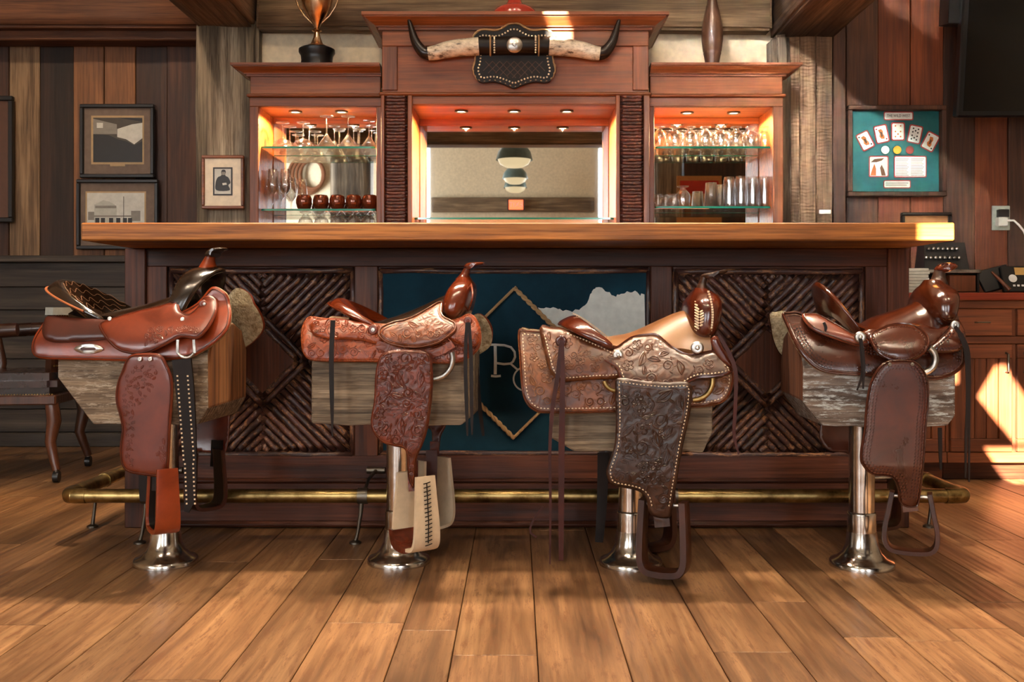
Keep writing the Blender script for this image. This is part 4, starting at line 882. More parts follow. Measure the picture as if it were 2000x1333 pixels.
# ================================================================ SADDLE STOOLS
class Sad:
    def __init__(s, px, D, rz, label):
        s.X, s.Y, s.th = (px-CX)*D/F, D, math.radians(rz); s.c, s.s = math.cos(s.th), math.sin(s.th)
        s.r = T(empty('saddle_stool', (s.X, s.Y, 0), s.th), label, 'bar stool'); s.px = px
    def L(s, px, py, ly):
        k = (px-CX)/F; lx = (k*(s.Y+ly*s.c)-s.X+ly*s.s)/(s.c-k*s.s); Y = s.Y+lx*s.s+ly*s.c
        return Vector((lx, ly, CH-(py-CY)*Y/F))
    def N(s, x, y, ly):
        p = s.L(x, y, ly(x, y)); a = s.L(x+2, y, ly(x+2, y))-p; b = s.L(x, y+2, ly(x, y+2))-p; n = a.cross(b).normalized()
        return p, (n if n.y < 0 else -n)
def kly(y0, y1, d0, d1):
    def f(x, y):
        t = max(0, min(1, (y-y0)/(y1-y0))); return -(d0+(d1-d0)*math.sin(t*PI/2))
    return f
def panel(S_, name, pts, ly, mat, th=.005, step=6.5, parent=None, far=True, smooth=True, puff=0, pr=14, back=None, sharpend=False):
    parent = parent or S_.r
    out = resample(catmull(pts, 5) if smooth else pts, step*.8); x0 = min(p[0] for p in out); x1 = max(p[0] for p in out); y0 = min(p[1] for p in out); y1 = max(p[1] for p in out)
    P = [Vector(p) for p in out]; nb = len(P); j = 0; y = y0+step*.5
    while y < y1:
        x = x0+(step/2 if j % 2 else 0)
        while x < x1:
            if inside((x, y), out) and edgedist((x, y), out) > step*.5: P.append(Vector((x, y)))
            x += step
        y += step*.87; j += 1
    r = delaunay_2d_cdt(P, [], [list(range(nb))], 1, 1e-5); V2, F2 = r[0], r[2]
    V = []; Nn = []; bd = []
    for v in V2:
        p, n = S_.N(v.x, v.y, ly); d = edgedist(v, out); bd.append(d < .05)
        off = puff*math.sqrt(max(0, min(1, d/pr))) if puff else 0
        V.append(p+n*(off-(th*.45 if d < .05 else 0))); Nn.append(n)
    tri = []
    for f in F2:
        a, b, c = (V[i] for i in f); tri.append(tuple(f) if (b-a).cross(c-a).y < 0 else tuple(f[::-1]))
    n = len(V); Bk = [V[i]-Nn[i]*((th*.55 if bd[i] else th)+puff*.0) for i in range(n)]
    ec = {}
    for f in tri:
        for i in range(3):
            e = (f[i], f[(i+1) % 3]); ec[e] = ec.get(e, 0)+1
    rim = [e for e in ec if (e[1], e[0]) not in ec]
    VS = V+Bk; FS = tri+[tuple(i+n for i in f[::-1]) for f in tri]+[(b, a, a+n, b+n) for a, b in rim]
    mats = [mat] if back is None else [mat, back]; mi = None if back is None else [0]*len(tri)+[1]*(len(tri)+len(rim))
    def build(vs, nm):
        me = bpy.data.meshes.new(nm); me.from_pydata([tuple(v) for v in vs], [], FS)
        bm = bmesh.new(); bm.from_mesh(me); bmesh.ops.recalc_face_normals(bm, faces=bm.faces); bm.to_mesh(me); bm.free()
        me.polygons.foreach_set('use_smooth', [True]*len(me.polygons))
        if mi: me.polygons.foreach_set('material_index', mi)
        return link(nm, me, parent, mats)
    o = build(VS, name)
    if far: build([Vector((v.x, -v.y, v.z)) for v in VS], name)
    return o, out
def ongeo(S_, paths, ly, r, seg=5, off=.0006):
    g = []
    for p in paths:
        if len(p) < 2: continue
        q = [S_.N(x, y, ly) for x, y in p]; g.append(tubegeo([a+n*off for a, n in q], r, seg))
    return g
def tooling(S_, name, poly, ly, mat, parent, seed, sp=15, r=.0011, margin=5, kinds=(0,1,2), avoid=None, off=.0004):
    rn = random.Random(seed); cs = []; x0 = min(p[0] for p in poly); x1 = max(p[0] for p in poly); y0 = min(p[1] for p in poly); y1 = max(p[1] for p in poly); paths = []
    for t in range(900):
        p = (rn.uniform(x0,x1), rn.uniform(y0,y1)); s = sp*rn.uniform(.75,1.25)
        if not inside(p, poly) or edgedist(p, poly) < margin+s*.25: continue
        if avoid and inside(p, avoid): continue
        if any(math.dist(p, q) < (s+u)*.52 for q, u in cs): continue
        cs.append((p, s)); k = rn.choice(kinds); a0 = rn.uniform(0, 6.28)
        if k == 0:      # scroll
            d = rn.choice((1,-1)); paths.append([(p[0]+s*.55*(1-i/22*.85)*math.cos(a0+d*i*.5), p[1]+s*.55*(1-i/22*.85)*math.sin(a0+d*i*.5)) for i in range(20)])
            for m in range(3):
                b = a0+d*(m*1.1); paths.append([(p[0]+s*(.55+.13*q)*math.cos(b+d*q*.12), p[1]+s*(.55+.13*q)*math.sin(b+d*q*.12)) for q in (0,.6,1.2,1.7)])
        elif k == 1:    # flower
            for m in range(5):
                b = a0+m*1.2566; c = (p[0]+s*.36*math.cos(b), p[1]+s*.36*math.sin(b)); paths.append([(c[0]+s*.2*math.cos(b-2.2+i*.62), c[1]+s*.2*math.sin(b-2.2+i*.62)) for i in range(8)])
            paths.append([(p[0]+s*.14*math.cos(i*.8), p[1]+s*.14*math.sin(i*.8)) for i in range(9)])
        else:           # leaf
            e = (math.cos(a0), math.sin(a0)); nn = (-e[1], e[0])
            for sg in (1,-1,0): paths.append([(p[0]+e[0]*s*(t_-.5)*1.25+nn[0]*sg*s*.26*math.sin(PI*t_)+nn[0]*s*.1*math.sin(PI*t_), p[1]+e[1]*s*(t_-.5)*1.25+nn[1]*sg*s*.26*math.sin(PI*t_)+nn[1]*s*.1*math.sin(PI*t_)) for t_ in [i/8 for i in range(9)]])
    paths = [[q for q in p if inside(q, poly) and edgedist(q, poly) > margin*.7] for p in paths]
    g = ongeo(S_, paths, ly, r, 5, off)
    if g: return ST(mk(name, *join(g), mat, parent))
def edgeline(S_, name, out, ly, d, r, mat, parent, off=.0008):
    i = inset(out, d)
    if len(i) > 3:
        q = [S_.N(x, y, ly) for x, y in i]; return mk(name, *tubegeo([a+n*off for a, n in q], r, 5, True), mat, parent)
def stitches(S_, name, out, ly, d, gap, mat, parent, size=2.2, tri=True, sel=None, rows=1, hh=.0016):
    g = []
    for rw in range(rows):
        ins = inset(out, d+rw*size*2.1); rs = resample(ins, gap)
        for i, (x, y) in enumerate(rs):
            if sel and not sel(x, y): continue
            if math.dist(rs[i-1], (x, y)) > gap*3: continue
            p, n = S_.N(x, y, ly); tx, ty = x-rs[i-1][0], y-rs[i-1][1]; l = math.hypot(tx, ty) or 1; tx, ty = tx/l*size, ty/l*size; nx, ny = -ty, tx
            c = [(x-tx, y-ty), (x+tx, y+ty), (x+nx, y+ny)] if tri else [(x-tx,y-ty), (x+nx*.7,y+ny*.7), (x+tx,y+ty), (x-nx*.7,y-ny*.7)]
            lo = []; hi = []
            for q in c: a, m = S_.N(q[0], q[1], ly); lo.append(a-m*.001); hi.append(a+m*hh)
            k = len(c); g.append((lo+hi, [tuple(range(k, 2*k))]+[(j, (j+1) % k, (j+1) % k+k, j+k) for j in range(k)]))
    if g: return ST(mk(name, *join(g), mat, parent, False))
def log(S_, x0, x1, ytop, ysh, ybot, cl, cr, mf, me_, hd=.165, x0b=None):
    a, b = S_.L(x0, ysh, -hd), S_.L(x1, ysh, -hd); zb = S_.L((x0+x1)/2, ybot, -hd).z; zs = S_.L((x0+x1)/2, ysh, -hd).z; zt = S_.L((x0+x1)/2, ytop, 0).z; k = S_.Y/F
    def sec(x, z0): return [(x,-hd,z0),(x,-hd,zs),(x,-hd*.72,zt-.03),(x,-.05,zt),(x,.05,zt),(x,hd*.72,zt-.03),(x,hd,zs),(x,hd,z0)]
    xs = [(a.x, zb+cl[1]*k)]+([(a.x+cl[0]*k, zb)] if cl[0] else [])
    m = 8; x_l = xs[-1][0]; x_r = b.x-cr[0]*k
    for i in range(1, m): xs.append((x_l+(x_r-x_l)*i/m, zb))
    xs += ([(x_r, zb)] if cr[0] else [])+[(b.x, zb+cr[1]*k)]
    vs = []; fs = []; mi = []; rn = random.Random(int(x0))
    for i, (x, z) in enumerate(xs):
        for p in sec(x, z): vs.append(Vector(p)+(Vector((0,rn.uniform(-.003,.003),rn.uniform(-.004,.004)))))
    for i in range(len(xs)-1):
        for j in range(8): fs.append((i*8+j, i*8+(j+1) % 8, i*8+8+(j+1) % 8, i*8+8+j)); mi.append(0)
    fs += [tuple(range(8))[::-1], tuple(len(vs)-8+j for j in range(8))]; mi += [1,1]
    o = mk('log_block', vs, fs, [mf, me_], S_.r, False, None, mi)
    bv = o.modifiers.new('bevel', 'BEVEL'); bv.width = .006; bv.segments = 2; bv.limit_method = 'ANGLE'
    return zb
def post(S_, zt):
    lathe('pole', [(.0385,.12),(.0385,zt-.004)], MAT['chrome'], S_.r, 32)
    lathe('collar', [(.043,.105),(.043,.16),(.042,.165),(.0385,.168)], MAT['chrome'], S_.r, 32)
    lathe('base_flange', [(.098,0),(.098,.012),(.094,.018),(.074,.026),(.058,.043),(.048,.068),(.044,.106),(.03,.107)], MAT['chrome'], S_.r, 40)
def seat(S_, st, mat, th=.02, pw=2.0, name='seat'):
    st = catmull(st, 4, False); vs = []; fs = []; m = 16; n = len(st)
    for px, py, w, dr in st:
        c = S_.L(px, py, 0)
        for lay in (0, 1):
            for j in range(m+1):
                t = -1+2*j/m; vs.append((c.x, w*t*(1 if lay == 0 else .94), c.z-dr*abs(t)**pw-lay*th))
    R = 2*(m+1)
    for i in range(n-1):
        for j in range(m):
            a = i*R+j; fs.append((a, a+1, a+1+R, a+R)); b = a+m+1; fs.append((b, b+R, b+1+R, b+1))
        fs.append((i*R, (i+1)*R, (i+1)*R+m+1, i*R+m+1)); fs.append((i*R+m, i*R+2*m+1, (i+1)*R+2*m+1, (i+1)*R+m))
    for i in (0, n-1):
        fs.append(tuple(i*R+j for j in range(m+1))+tuple(i*R+m+1+j for j in range(m, -1, -1)))
    return mk(name, vs, fs, mat, S_.r)
def cantle(S_, A, B, w, fl, base, mat, thick=.018, dz=.012, pw=.75, inn=.075, line=None, rim_mat=None, yf=.93, nd=.03):
    a_, b_ = S_.L(*A, -w), S_.L(*B, 0); f_ = S_.L(B[0]+fl[0], B[1]+fl[1], 0)-b_; ba = S_.L(*base, 0); H = b_.z-a_.z; n = 26; vs = []; fs = []; K = 9
    lp = lambda p, q, t: p+(q-p)*t
    def prof(an):
        c = max(0, math.cos(an)); e = c**pw; s = math.sin(an); R = Vector((lp(a_.x,b_.x,e), w*s, lp(a_.z,b_.z,e))); F_ = f_*e
        return [R+Vector((inn*e, -.28*R.y, -H*.72*e-.012)), R+Vector((inn*.4*e, -.1*R.y, -H*.34*e-.004)), R+Vector((.004,0,.0)), R+F_*.25+Vector((-.003,.004*s,.004*e)), R+F_*.7+Vector((0,.010*s,.002)), R+F_+Vector((0,.014*s,-.004)), R+F_*.85+Vector((0,.008*s,-dz-.004)), R+Vector((-.010*e,0,-thick)), Vector((lp(a_.x-.01,ba.x,e), R.y*yf, lp(a_.z-nd,ba.z,e)))]
    for i in range(n+1):
        vs += prof(-PI/2+PI*i/n)
    for i in range(n):
        for k in range(K): fs.append((i*K+k, i*K+(k+1) % K, (i+1)*K+(k+1) % K, (i+1)*K+k))
    fs += [tuple(range(K)), tuple(n*K+k for k in range(K))[::-1]]
    o = mk('cantle', vs, fs, mat, S_.r); sm = o.modifiers.new('smooth', 'SUBSURF'); sm.levels = 1; sm.render_levels = 2
    if line is not None:
        g = []
        for t0 in (.18,.42,.66,.86):
            pts = []
            for i in range(61):
                an = -1.25+2.5*i/60; p = prof(an); t = t0+.07*math.sin(i*.9); q = lp(p[2], p[1], t*2) if t < .5 else lp(p[1], p[0], t*2-1); pts.append(q+Vector((.003,0,.0035)))
            g.append(tubegeo(pts, .0007, 5))
        ST(mk('stitching', *join(g), line, o))
    pts = [prof(-PI/2+PI*i/40)[5]+Vector((0,0,.001)) for i in range(2, 39)]
    if rim_mat: mk('rim_binding', *tubegeo(pts, .0032, 6), rim_mat, o)
    return o
def stack(S_, name, secs, mat, ly0=-.04, n=32, pw=2.5, parent=None):
    secs = catmull(secs, 4, False); vs = []; fs = []
    for py, xl_, xr_, w in secs:
        a, b = S_.L(xl_, py, ly0), S_.L(xr_, py, ly0); cx, h = (a.x+b.x)/2, (b.x-a.x)/2
        for k in range(n):
            t = 2*PI*k/n; c, s = math.cos(t), math.sin(t); e = 2/pw
            vs.append((cx+h*math.copysign(abs(c)**e, c), w*math.copysign(abs(s)**e, s), (a.z+b.z)/2))
    for i in range(len(secs)-1):
        for k in range(n): fs.append((i*n+k, i*n+(k+1) % n, (i+1)*n+(k+1) % n, (i+1)*n+k))
    fs += [tuple(range(n))[::-1], tuple(len(vs)-n+k for k in range(n))]
    return mk(name, vs, fs, mat, parent or S_.r)
def hornkap(S_, pts, hw, mat, rimmat=None):
    out = resample(catmull(pts, 5), 2.2); cx = sum(p[0] for p in out)/len(out); cy = sum(p[1] for p in out)/len(out); m = 12; vs = []; fs = []; n = len(out)
    for j in range(m+1):
        t = -1+2*j/m; sc = math.sqrt(max(.0001, 1-t*t*.96))**.8
        for x, y in out: q = S_.L(cx+(x-cx)*sc, cy+(y-cy)*(.5+.5*sc), 0); q.y = hw*t; vs.append(q)
    for j in range(m):
        for i in range(n): fs.append((j*n+i, j*n+(i+1) % n, (j+1)*n+(i+1) % n, (j+1)*n+i))
    fs += [tuple(range(n)), tuple(m*n+i for i in range(n))[::-1]]
    return mk('horn_cap', vs, fs, mat, S_.r)
def ribbon(S_, name, pts, wd, ly, mat, th=.003, parent=None, mirror=False):
    q = catmull([(x, y, l, w) for (x, y), l, w in zip(pts, ly if hasattr(ly, '__len__') else [ly]*len(pts), wd if hasattr(wd, '__len__') else [wd]*len(pts))], 5, False)
    vs = []; fs = []
    for i, (x, y, l, w) in enumerate(q):
        a = q[max(0, i-1)]; b = q[min(len(q)-1, i+1)]; tx, ty = b[0]-a[0], b[1]-a[1]; d = math.hypot(tx, ty) or 1; nx, ny = -ty/d*w/2, tx/d*w/2
        for s in (1,-1):
            for t in (0, th): p = S_.L(x+nx*s, y+ny*s, l); p.y += t; vs.append(p)
    n = len(q)
    for i in range(n-1):
        k = i*4; fs += [(k,k+2,k+6,k+4),(k+1,k+5,k+7,k+3),(k,k+4,k+5,k+1),(k+2,k+3,k+7,k+6)]
    fs += [(0,1,3,2),(n*4-4,n*4-2,n*4-1,n*4-3)]
    if mirror: vs = [Vector((v.x,-v.y,v.z)) for v in vs]
    return mk(name, vs, fs, mat, parent or S_.r)
def concho(S_, px, py, ly, rpx, mat, parent=None, scal=False, name='concho', sx=1):
    p = S_.L(px, py, ly); r = rpx*S_.Y/F; prof = [(r*.18,r*.42),(r*.32,r*.34),(r*.36,r*.2),(r*.7,r*.26),(r*.86,r*.2),(r,.04*r),(r,-.1*r)]
    vs, fs = lathegeo(prof, 24); out = []
    for v in vs:
        k = 1+(.07*math.sin(math.atan2(v[1],v[0])*12) if scal and math.hypot(v[0],v[1]) > r*.8 else 0); out.append((p.x+v[0]*sx*k, p.y-v[2], p.z+v[1]*k))
    return mk(name, out, fs, mat, parent or S_.r)
def stirrup(S_, cx, y0, y1, ly, wt, wb, ang, bw0, bw1, th, mat, mirror=False, bolt=True, name='stirrup', inner=None):
    c = S_.L(cx, y0, ly); h = c.z-S_.L(cx, y1, ly).z; an = math.radians(ang); u = Vector((math.cos(an), math.sin(an), 0)); nv = Vector((-math.sin(an), math.cos(an), 0))
    P = [(-wt/2,0,0),(-wt*.5-(wb-wt)*.2,-.3,.3),(-wb*.48,-.62,.7),(-wb*.47,-.85,.9),(-wb*.36,-.97,1),(-wb*.12,-1,1),(wb*.12,-1,1),(wb*.36,-.97,1),(wb*.47,-.85,.9),(wb*.48,-.62,.7),(wt*.5+(wb-wt)*.2,-.3,.3),(wt/2,0,0)]
    q = catmull(P, 5, False); vs = []; fs = []
    pos = [u*a+Vector((0,0,b*h)) for a, b, t in q]
    for i, (a, b, t) in enumerate(q):
        tg = (pos[min(len(q)-1, i+1)]-pos[max(0, i-1)]).normalized(); nn = tg.cross(nv).normalized(); bw = bw0+(bw1-bw0)*t
        for s1, s2 in ((-1,-.8),(-.8,-1),(.8,-1),(1,-.8),(1,.8),(.8,1),(-.8,1),(-1,.8)): vs.append(c+pos[i]+nv*(s1*bw/2)+nn*(s2*th/2))
    for i in range(len(q)-1):
        for k in range(8): fs.append((i*8+k, i*8+(k+1) % 8, (i+1)*8+(k+1) % 8, (i+1)*8+k))
    fs += [tuple(range(8))[::-1], tuple(len(vs)-8+k for k in range(8))]
    if mirror: vs = [Vector((v.x,-v.y,v.z)) for v in vs]
    cen = c+Vector((0,0,-h*.45)); mi_ = None
    if inner is not None:
        if mirror: cen = Vector((cen.x,-cen.y,cen.z))
        mi_ = []
        for f in fs:
            k = f[0] % 8 if len(f) == 4 else 0; fc = sum((Vector(vs[i]) for i in f), Vector())/len(f)
            mi_.append(1 if (len(f) == 4 and k in (1,5) and (fc-cen).length < (Vector(vs[(f[0]//8)*8+(6 if k == 1 else 2)])-cen).length) else 0)
    o = mk(name, vs, fs, mat if inner is None else [mat, inner], S_.r, True, None, mi_)
    if bolt:
        p = c+pos[0]+Vector((0,0,-.012)); r = c+pos[-1]+Vector((0,0,-.012)); e = [p-u*.008, r+u*.008]
        if mirror: e = [Vector((v.x,-v.y,v.z)) for v in e]
        tube('stirrup_bolt', e, .006, MAT['silver'], o, 8)
    return o, c, u, nv, h
def ring(S_, name, cx, cy, r, a0, a1, ly, tr, mat):
    pts = []
    for i in range(25):
        t = math.radians(a0+(a1-a0)*i/24); pts.append(S_.L(cx+r*math.cos(t), cy+r*math.sin(t), ly))
    return tube(name, pts, tr*S_.Y/F, mat, S_.r, 10)
MAT['flc'] = N('sheep_fleece'); _n = MAT['flc']; _v = _n.noise(_n.coords((1,1,1)), 60, 4, .7); _n.l(_n.ramp(_v, [(.3, C(150,122,82)), (.6, C(222,206,168))]), _n.b.inputs['Base Color']); _n.l(_n.bump(_n.noise(_n.coords((1,1,1)), 170, 4), .9, .012), _n.b.inputs['Normal']); _n.set(Roughness=.95); MAT['flc'] = _n.m
MAT['bst'] = plain('ivory_lacing', C(222,198,164), .6)
MAT['thong'] = leather('dark_thong', C(16,11,9), C(34,24,19), .5, .0, spec=.2)
MAT['logA'] = wood('weathered_log', C(84,70,56), C(150,130,106), C(194,174,146), 'X', .8, 1.0, .08, .8, 0, worn=C(186,170,148), gs=1.6)
MAT['logB'] = wood('grey_log', C(78,68,56), C(138,122,100), C(180,162,136), 'X', .8, 1.0, .05, .8, gs=1.6)
MAT['logC'] = wood('frosty_log', C(84,70,60), C(130,114,100), C(168,156,144), 'X', .8, 1.0, .05, .8, worn=C(190,196,192), gs=1.5)
MAT['logE'] = wood('log_end', C(110,66,34), C(160,106,62), C(184,134,88), 'Z', .7, .6, .05, .4)
MAT['logD'] = wood('log_end_dark', C(74,40,22), C(112,64,36), C(132,82,50), 'Z', .7, .6, .05, .4)
def fleece(S_, pts, ly):
    panel(S_, 'fleece_lining', [(x, y) for x, y in inset(resample(catmull(pts, 5), 6), -1.5) or pts] if False else pts, lambda x, y: ly(x, y)+.0075, MAT['flc'], .012, 8)

# ---------------------------------------------------------------- stool 1: russet saddle with black fork
s = Sad(324, 3.10, -4, 'russet leather saddle stool with glossy black cantle and plain floral fender')
A1 = leather('russet_skirt', C(108,42,15), C(156,68,26), .36, .25); A2 = leather('russet_jockey', C(84,34,18), C(132,58,30), .34, .35); A3 = leather('dark_russet', C(52,20,13), C(84,36,24), .4, .2)
A4 = leather('russet_fender', C(84,34,18), C(122,52,28), .34, .25); A5 = leather('black_gloss_seat', C(22,17,15), C(46,36,30), .22, .6); COP = plain('copper_edge', C(176,104,64), .35)
post(s, log(s, 112, 407, 630, 690, 829, (68,85), (20,32), MAT['logA'], MAT['logE']))
skl = kly(590, 705, .115, .20)
sk = [(78,638),(63,664),(61,687),(75,700),(120,703),(180,704),(245,706),(300,706),(340,703),(379,695),(415,672),(444,643),(451,610),(445,580),(432,566),(412,561),(385,590),(340,612),(270,622),(204,628),(140,624),(98,618)]
o, out = panel(s, 'skirt', sk, skl, A1, .006); fleece(s, sk, skl); edgeline(s, 'edge_groove', out, skl, 5, .0012, A3, o)
rj = [(81,642),(84,629),(95,616),(150,620),(204,624),(225,640),(222,660),(198,663),(128,668),(98,667),(84,658)]
panel(s, 'rear_jockey', rj, lambda x, y: skl(x, y)-.012, A3, .007, puff=.004)
jl = kly(585, 690, .125, .232)
sj = [(192,636),(204,625),(227,617),(265,606),(305,597),(344,588),(352,606),(368,612),(384,600),(392,586),(402,578),(415,579),(424,588),(423,607),(414,628),(403,645),(385,661),(366,659),(350,659),(321,675),(292,689),(262,693),(230,685),(206,662)]
o, out = panel(s, 'seat_jockey', sj, jl, A2, .006, puff=.003); edgeline(s, 'edge_groove', out, jl, 3.5, .001, A3, o, .003)
tooling(s, 'tooling', [(285,640),(350,632),(395,640),(385,655),(345,652),(300,676),(275,680)], lambda x, y: jl(x, y)-.003, A2, o, 4, 11, .0011, 2)
for x, y in ((214,623),(356,624)): concho(s, x, y, jl(x, y)-.006, 4, MAT['silver'], o, name='rivet')
concho(s, 396, 594, jl(396,594)-.006, 7.5, A2, o, True, 'rosette'); concho(s, 399, 594, jl(396,594)-.010, 3, MAT['silver'], o, name='rivet')
seat(s, [(172,600,.12,.02),(205,614,.135,.01),(240,606,.14,.018),(290,594,.13,.035),(335,580,.12,.05),(375,567,.10,.06)], A5)
cantle(s, (206,623), (128,545), .15, (-26,14), (168,622), A5, line=plain('tan_thread', C(150,104,66), .6), rim_mat=COP)
# black fork: an arch over the horse's withers
vs = []; fs = []; n = 24; prof = []
for i in range(n+1):
    ph = -1.75+3.5*i/n; e = abs(ph)/1.75; y = .128*math.sin(ph*.9)/math.sin(1.57); yy = -abs(y)
    xl_ = 384-36*e**.75; xr_ = 440-60*e**1.2; py = 521+89*e**1.9
    a, b = s.L(xl_, py, yy*.3), s.L(xr_, py, yy*.3); zc_ = a.z
    dirv = Vector((0, math.sin(ph*.8), math.cos(ph*.8)))
    for x, q in ((a.x,.0),(a.x+.004,.010),(a.x*.5+b.x*.5,.016),(b.x-.004,.010),(b.x,.0),(b.x-.004,-.012),(a.x+.004,-.012)): vs.append(Vector((x, y, zc_-.012))+dirv*q)
for i in range(n):
    for k in range(7): fs.append((i*7+k, i*7+(k+1) % 7, (i+1)*7+(k+1) % 7, (i+1)*7+k))
fs += [tuple(range(7)), tuple(n*7+k for k in range(7))[::-1]]
o = mk('fork', vs, fs, A5, s.r); o.modifiers.new('smooth','SUBSURF').render_levels = 2
g = []
for i in range(2, n-1):
    if i < 11:
        p = vs[i*7+1]; q = vs[i*7+1]+Vector((.006,-.002,0)); g.append(tubegeo([p+Vector((0,-.002,.001)), q], .0011, 5))
ST(mk('stitching', *join(g), MAT['thong'], o))
stack(s, 'horn_neck', [(526,389,425,.045),(518,392,421,.03),(508,398,419,.022),(500,403,420,.02)], A1, 0, pw=2)
hornkap(s, [(402,500),(407,492),(417,487),(430,484),(440,484),(444,487),(436,490),(424,495),(419,503),(410,504)], .042, A5)
fl = lambda x, y: -.243+.02*min(1, max(0, (y-900)/120))
fd = [(251,696),(282,690),(312,693),(326,713),(336,741),(337,776),(333,826),(331,872),(329,907),(324,931),(305,933),(283,930),(258,926),(243,919),(235,903),(233,872),(237,838),(232,812),(225,783),(227,752),(236,727)]
o, out = panel(s, 'fender', fd, fl, A4, .006, puff=.002)
edgeline(s, 'edge_groove', out, fl, 4, .001, A3, o, .002)
tooling(s, 'tooling', [(243,735),(262,712),(312,714),(300,760),(268,800),(262,850),(262,915),(244,905),(245,840),(236,785)], lambda x, y: fl(x, y)-.002, A4, o, 9, 8, .0009, 1, (0,2)); tooling(s, 'tooling', [(300,880),(326,840),(326,905),(305,920)], lambda x, y: fl(x, y)-.002, A4, o, 5, 12, .001, 1)
for x in (273, 293): concho(s, x, 702, -.249, 4.2, MAT['silver'], o, name='rivet')
for mir in (False, True):
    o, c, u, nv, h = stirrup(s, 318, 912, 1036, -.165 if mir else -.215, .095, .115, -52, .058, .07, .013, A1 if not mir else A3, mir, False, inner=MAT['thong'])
    ribbon(s, 'stirrup_leather', [(312,900),(311,925),(309,960)], 26, -.225, MAT['thong'], .004, None, mir)
ribbon(s, 'strap_end', [(281,925),(281,955),(279,980)], [20,20,12], -.13, MAT['thong'], .004)
ring(s, 'rigging_ring', 363, 682, 17, 25, 155, -.236, 2.6, MAT['silver']); ribbon(s, 'ring_arm', [(347,664),(346,690)], 5, -.236, MAT['silver']); ribbon(s, 'ring_arm', [(378,664),(380,690)], 5, -.236, MAT['silver'])
cs_pts = [(354,702),(360,757),(367,838),(371,925),(370,975),(364,1001)]
o = ribbon(s, 'cinch_strap', cs_pts, [37,36,30,25,20,9], -.236, MAT['thong'], .007)
g = []
for k in range(30):
    y = 735+k*8.6; xm = 354+(y-702)*.075+ (0 if y < 900 else -(y-900)*.03); w = 10 if y < 900 else 8
    for sg in (-1,1):
        p = s.L(xm+sg*w, y, -.2375); g.append(boxgeo(p.x-.0022,p.x+.0022,p.y-.001,p.y+.002,p.z-.0022,p.z+.0022))
ST(mk('stitching', *join(g), MAT['bst'], o, False))
p = s.L(173,682,skl(173,682)-.004); k_ = s.Y/F
vs = []; fs = []; n = 28
for r_, d_ in ((1,0),(.9,.003),(.55,.004)):
    for i in range(n): t = 2*PI*i/n; vs.append((p.x+28*k_*r_*math.cos(t), p.y-d_, p.z+9.5*k_*r_*math.copysign(abs(math.sin(t))**1.3, math.sin(t))))
for j in range(2):
    for i in range(n): fs.append((j*n+i, j*n+(i+1) % n, (j+1)*n+(i+1) % n, (j+1)*n+i))
o = mk('slotted_concho', vs+[(v[0], p.y+.002, v[2]) for v in vs[:n]], fs+[tuple(3*n+i for i in range(n))], MAT['silver'], s.r); box('slot', p.x-14*k_, p.x+14*k_, p.y-.0035, p.y-.001, p.z-2.6*k_, p.z+2.6*k_, A3, o, .0005)

# ---------------------------------------------------------------- stool 2: orange floral saddle, laced rawhide stirrups
s = Sad(779, 3.11, -4, 'orange floral-tooled saddle stool with white laced rawhide stirrups')
B1 = leather('orange_tooled', C(112,46,17), C(168,82,34), .40, .2, tool=.15, tscale=34); B2 = leather('tan_tooled_seat', C(96,48,24), C(152,88,48), .38, .25, tool=.18, tscale=36); B3 = leather('chestnut_fender', C(70,29,16), C(122,54,29), .40, .2, tool=.15, tscale=26); B4 = leather('glossy_chestnut', C(74,28,13), C(124,54,26), .2, .7)
post(s, log(s, 608, 913, 640, 690, 831, (0,0), (12,12), MAT['logB'], MAT['logB']))
skl = kly(600, 708, .115, .20)
sk = [(587,665),(588,642),(596,624),(606,617),(640,621),(700,628),(760,632),(830,632),(890,622),(910,613),(922,613),(934,628),(940,655),(935,681),(918,698),(894,709),(844,711),(780,710),(732,708),(651,707),(606,704),(591,689)]
o, out = panel(s, 'skirt', sk, skl, B1, .006); fleece(s, sk, skl); stitches(s, 'edge_stitching', out, skl, 3, 3.2, COP, o, .9, False); tooling(s, 'tooling', out, skl, B1, o, 3, 15, .0018, 7)
rj = [(605,641),(609,628),(624,622),(660,620),(700,628),(737,640),(750,658),(737,671),(700,663),(651,662),(624,657),(609,650)]
rl_ = lambda x, y: skl(x, y)-.012
o, out = panel(s, 'rear_jockey', rj, rl_, B1, .007, puff=.003); tooling(s, 'tooling', out, lambda x, y: rl_(x, y)-.003, B1, o, 8, 14, .0018, 4)
jl = kly(590, 680, .12, .232)
fj = [(884,633),(905,618),(924,618),(934,634),(937,651),(933,672),(915,680),(880,664),(872,650)]
fjl = lambda x, y: kly(590, 680, .13, .215)(x, y); o, out = panel(s, 'front_jockey', fj, fjl, B1, .007, puff=.003); tooling(s, 'tooling', out, lambda x, y: fjl(x, y)-.003, B1, o, 6, 12, .0011, 3); concho(s, 914, 627, fjl(914,627)-.008, 8, B3, o, True, 'rosette')
sj = [(738,655),(743,640),(764,629),(800,620),(829,605),(862,588),(864,614),(881,625),(891,632),(890,646),(875,659),(856,671),(818,680),(781,678),(754,670)]
o, out = panel(s, 'seat_jockey', sj, jl, B2, .007, puff=.004); edgeline(s, 'edge_roll', out, jl, 2, .0022, B2, o, .002)
tooling(s, 'tooling', [(745,655),(752,642),(800,626),(835,622),(850,640),(876,640),(868,655),(820,672),(780,670)], lambda x, y: jl(x, y)-.004, B2, o, 14, 15, .002, 2, (1,2,0))
edgeline(s, 'tooled_border', out, lambda x, y: jl(x, y)-.003, 8, .0012, B3, o)
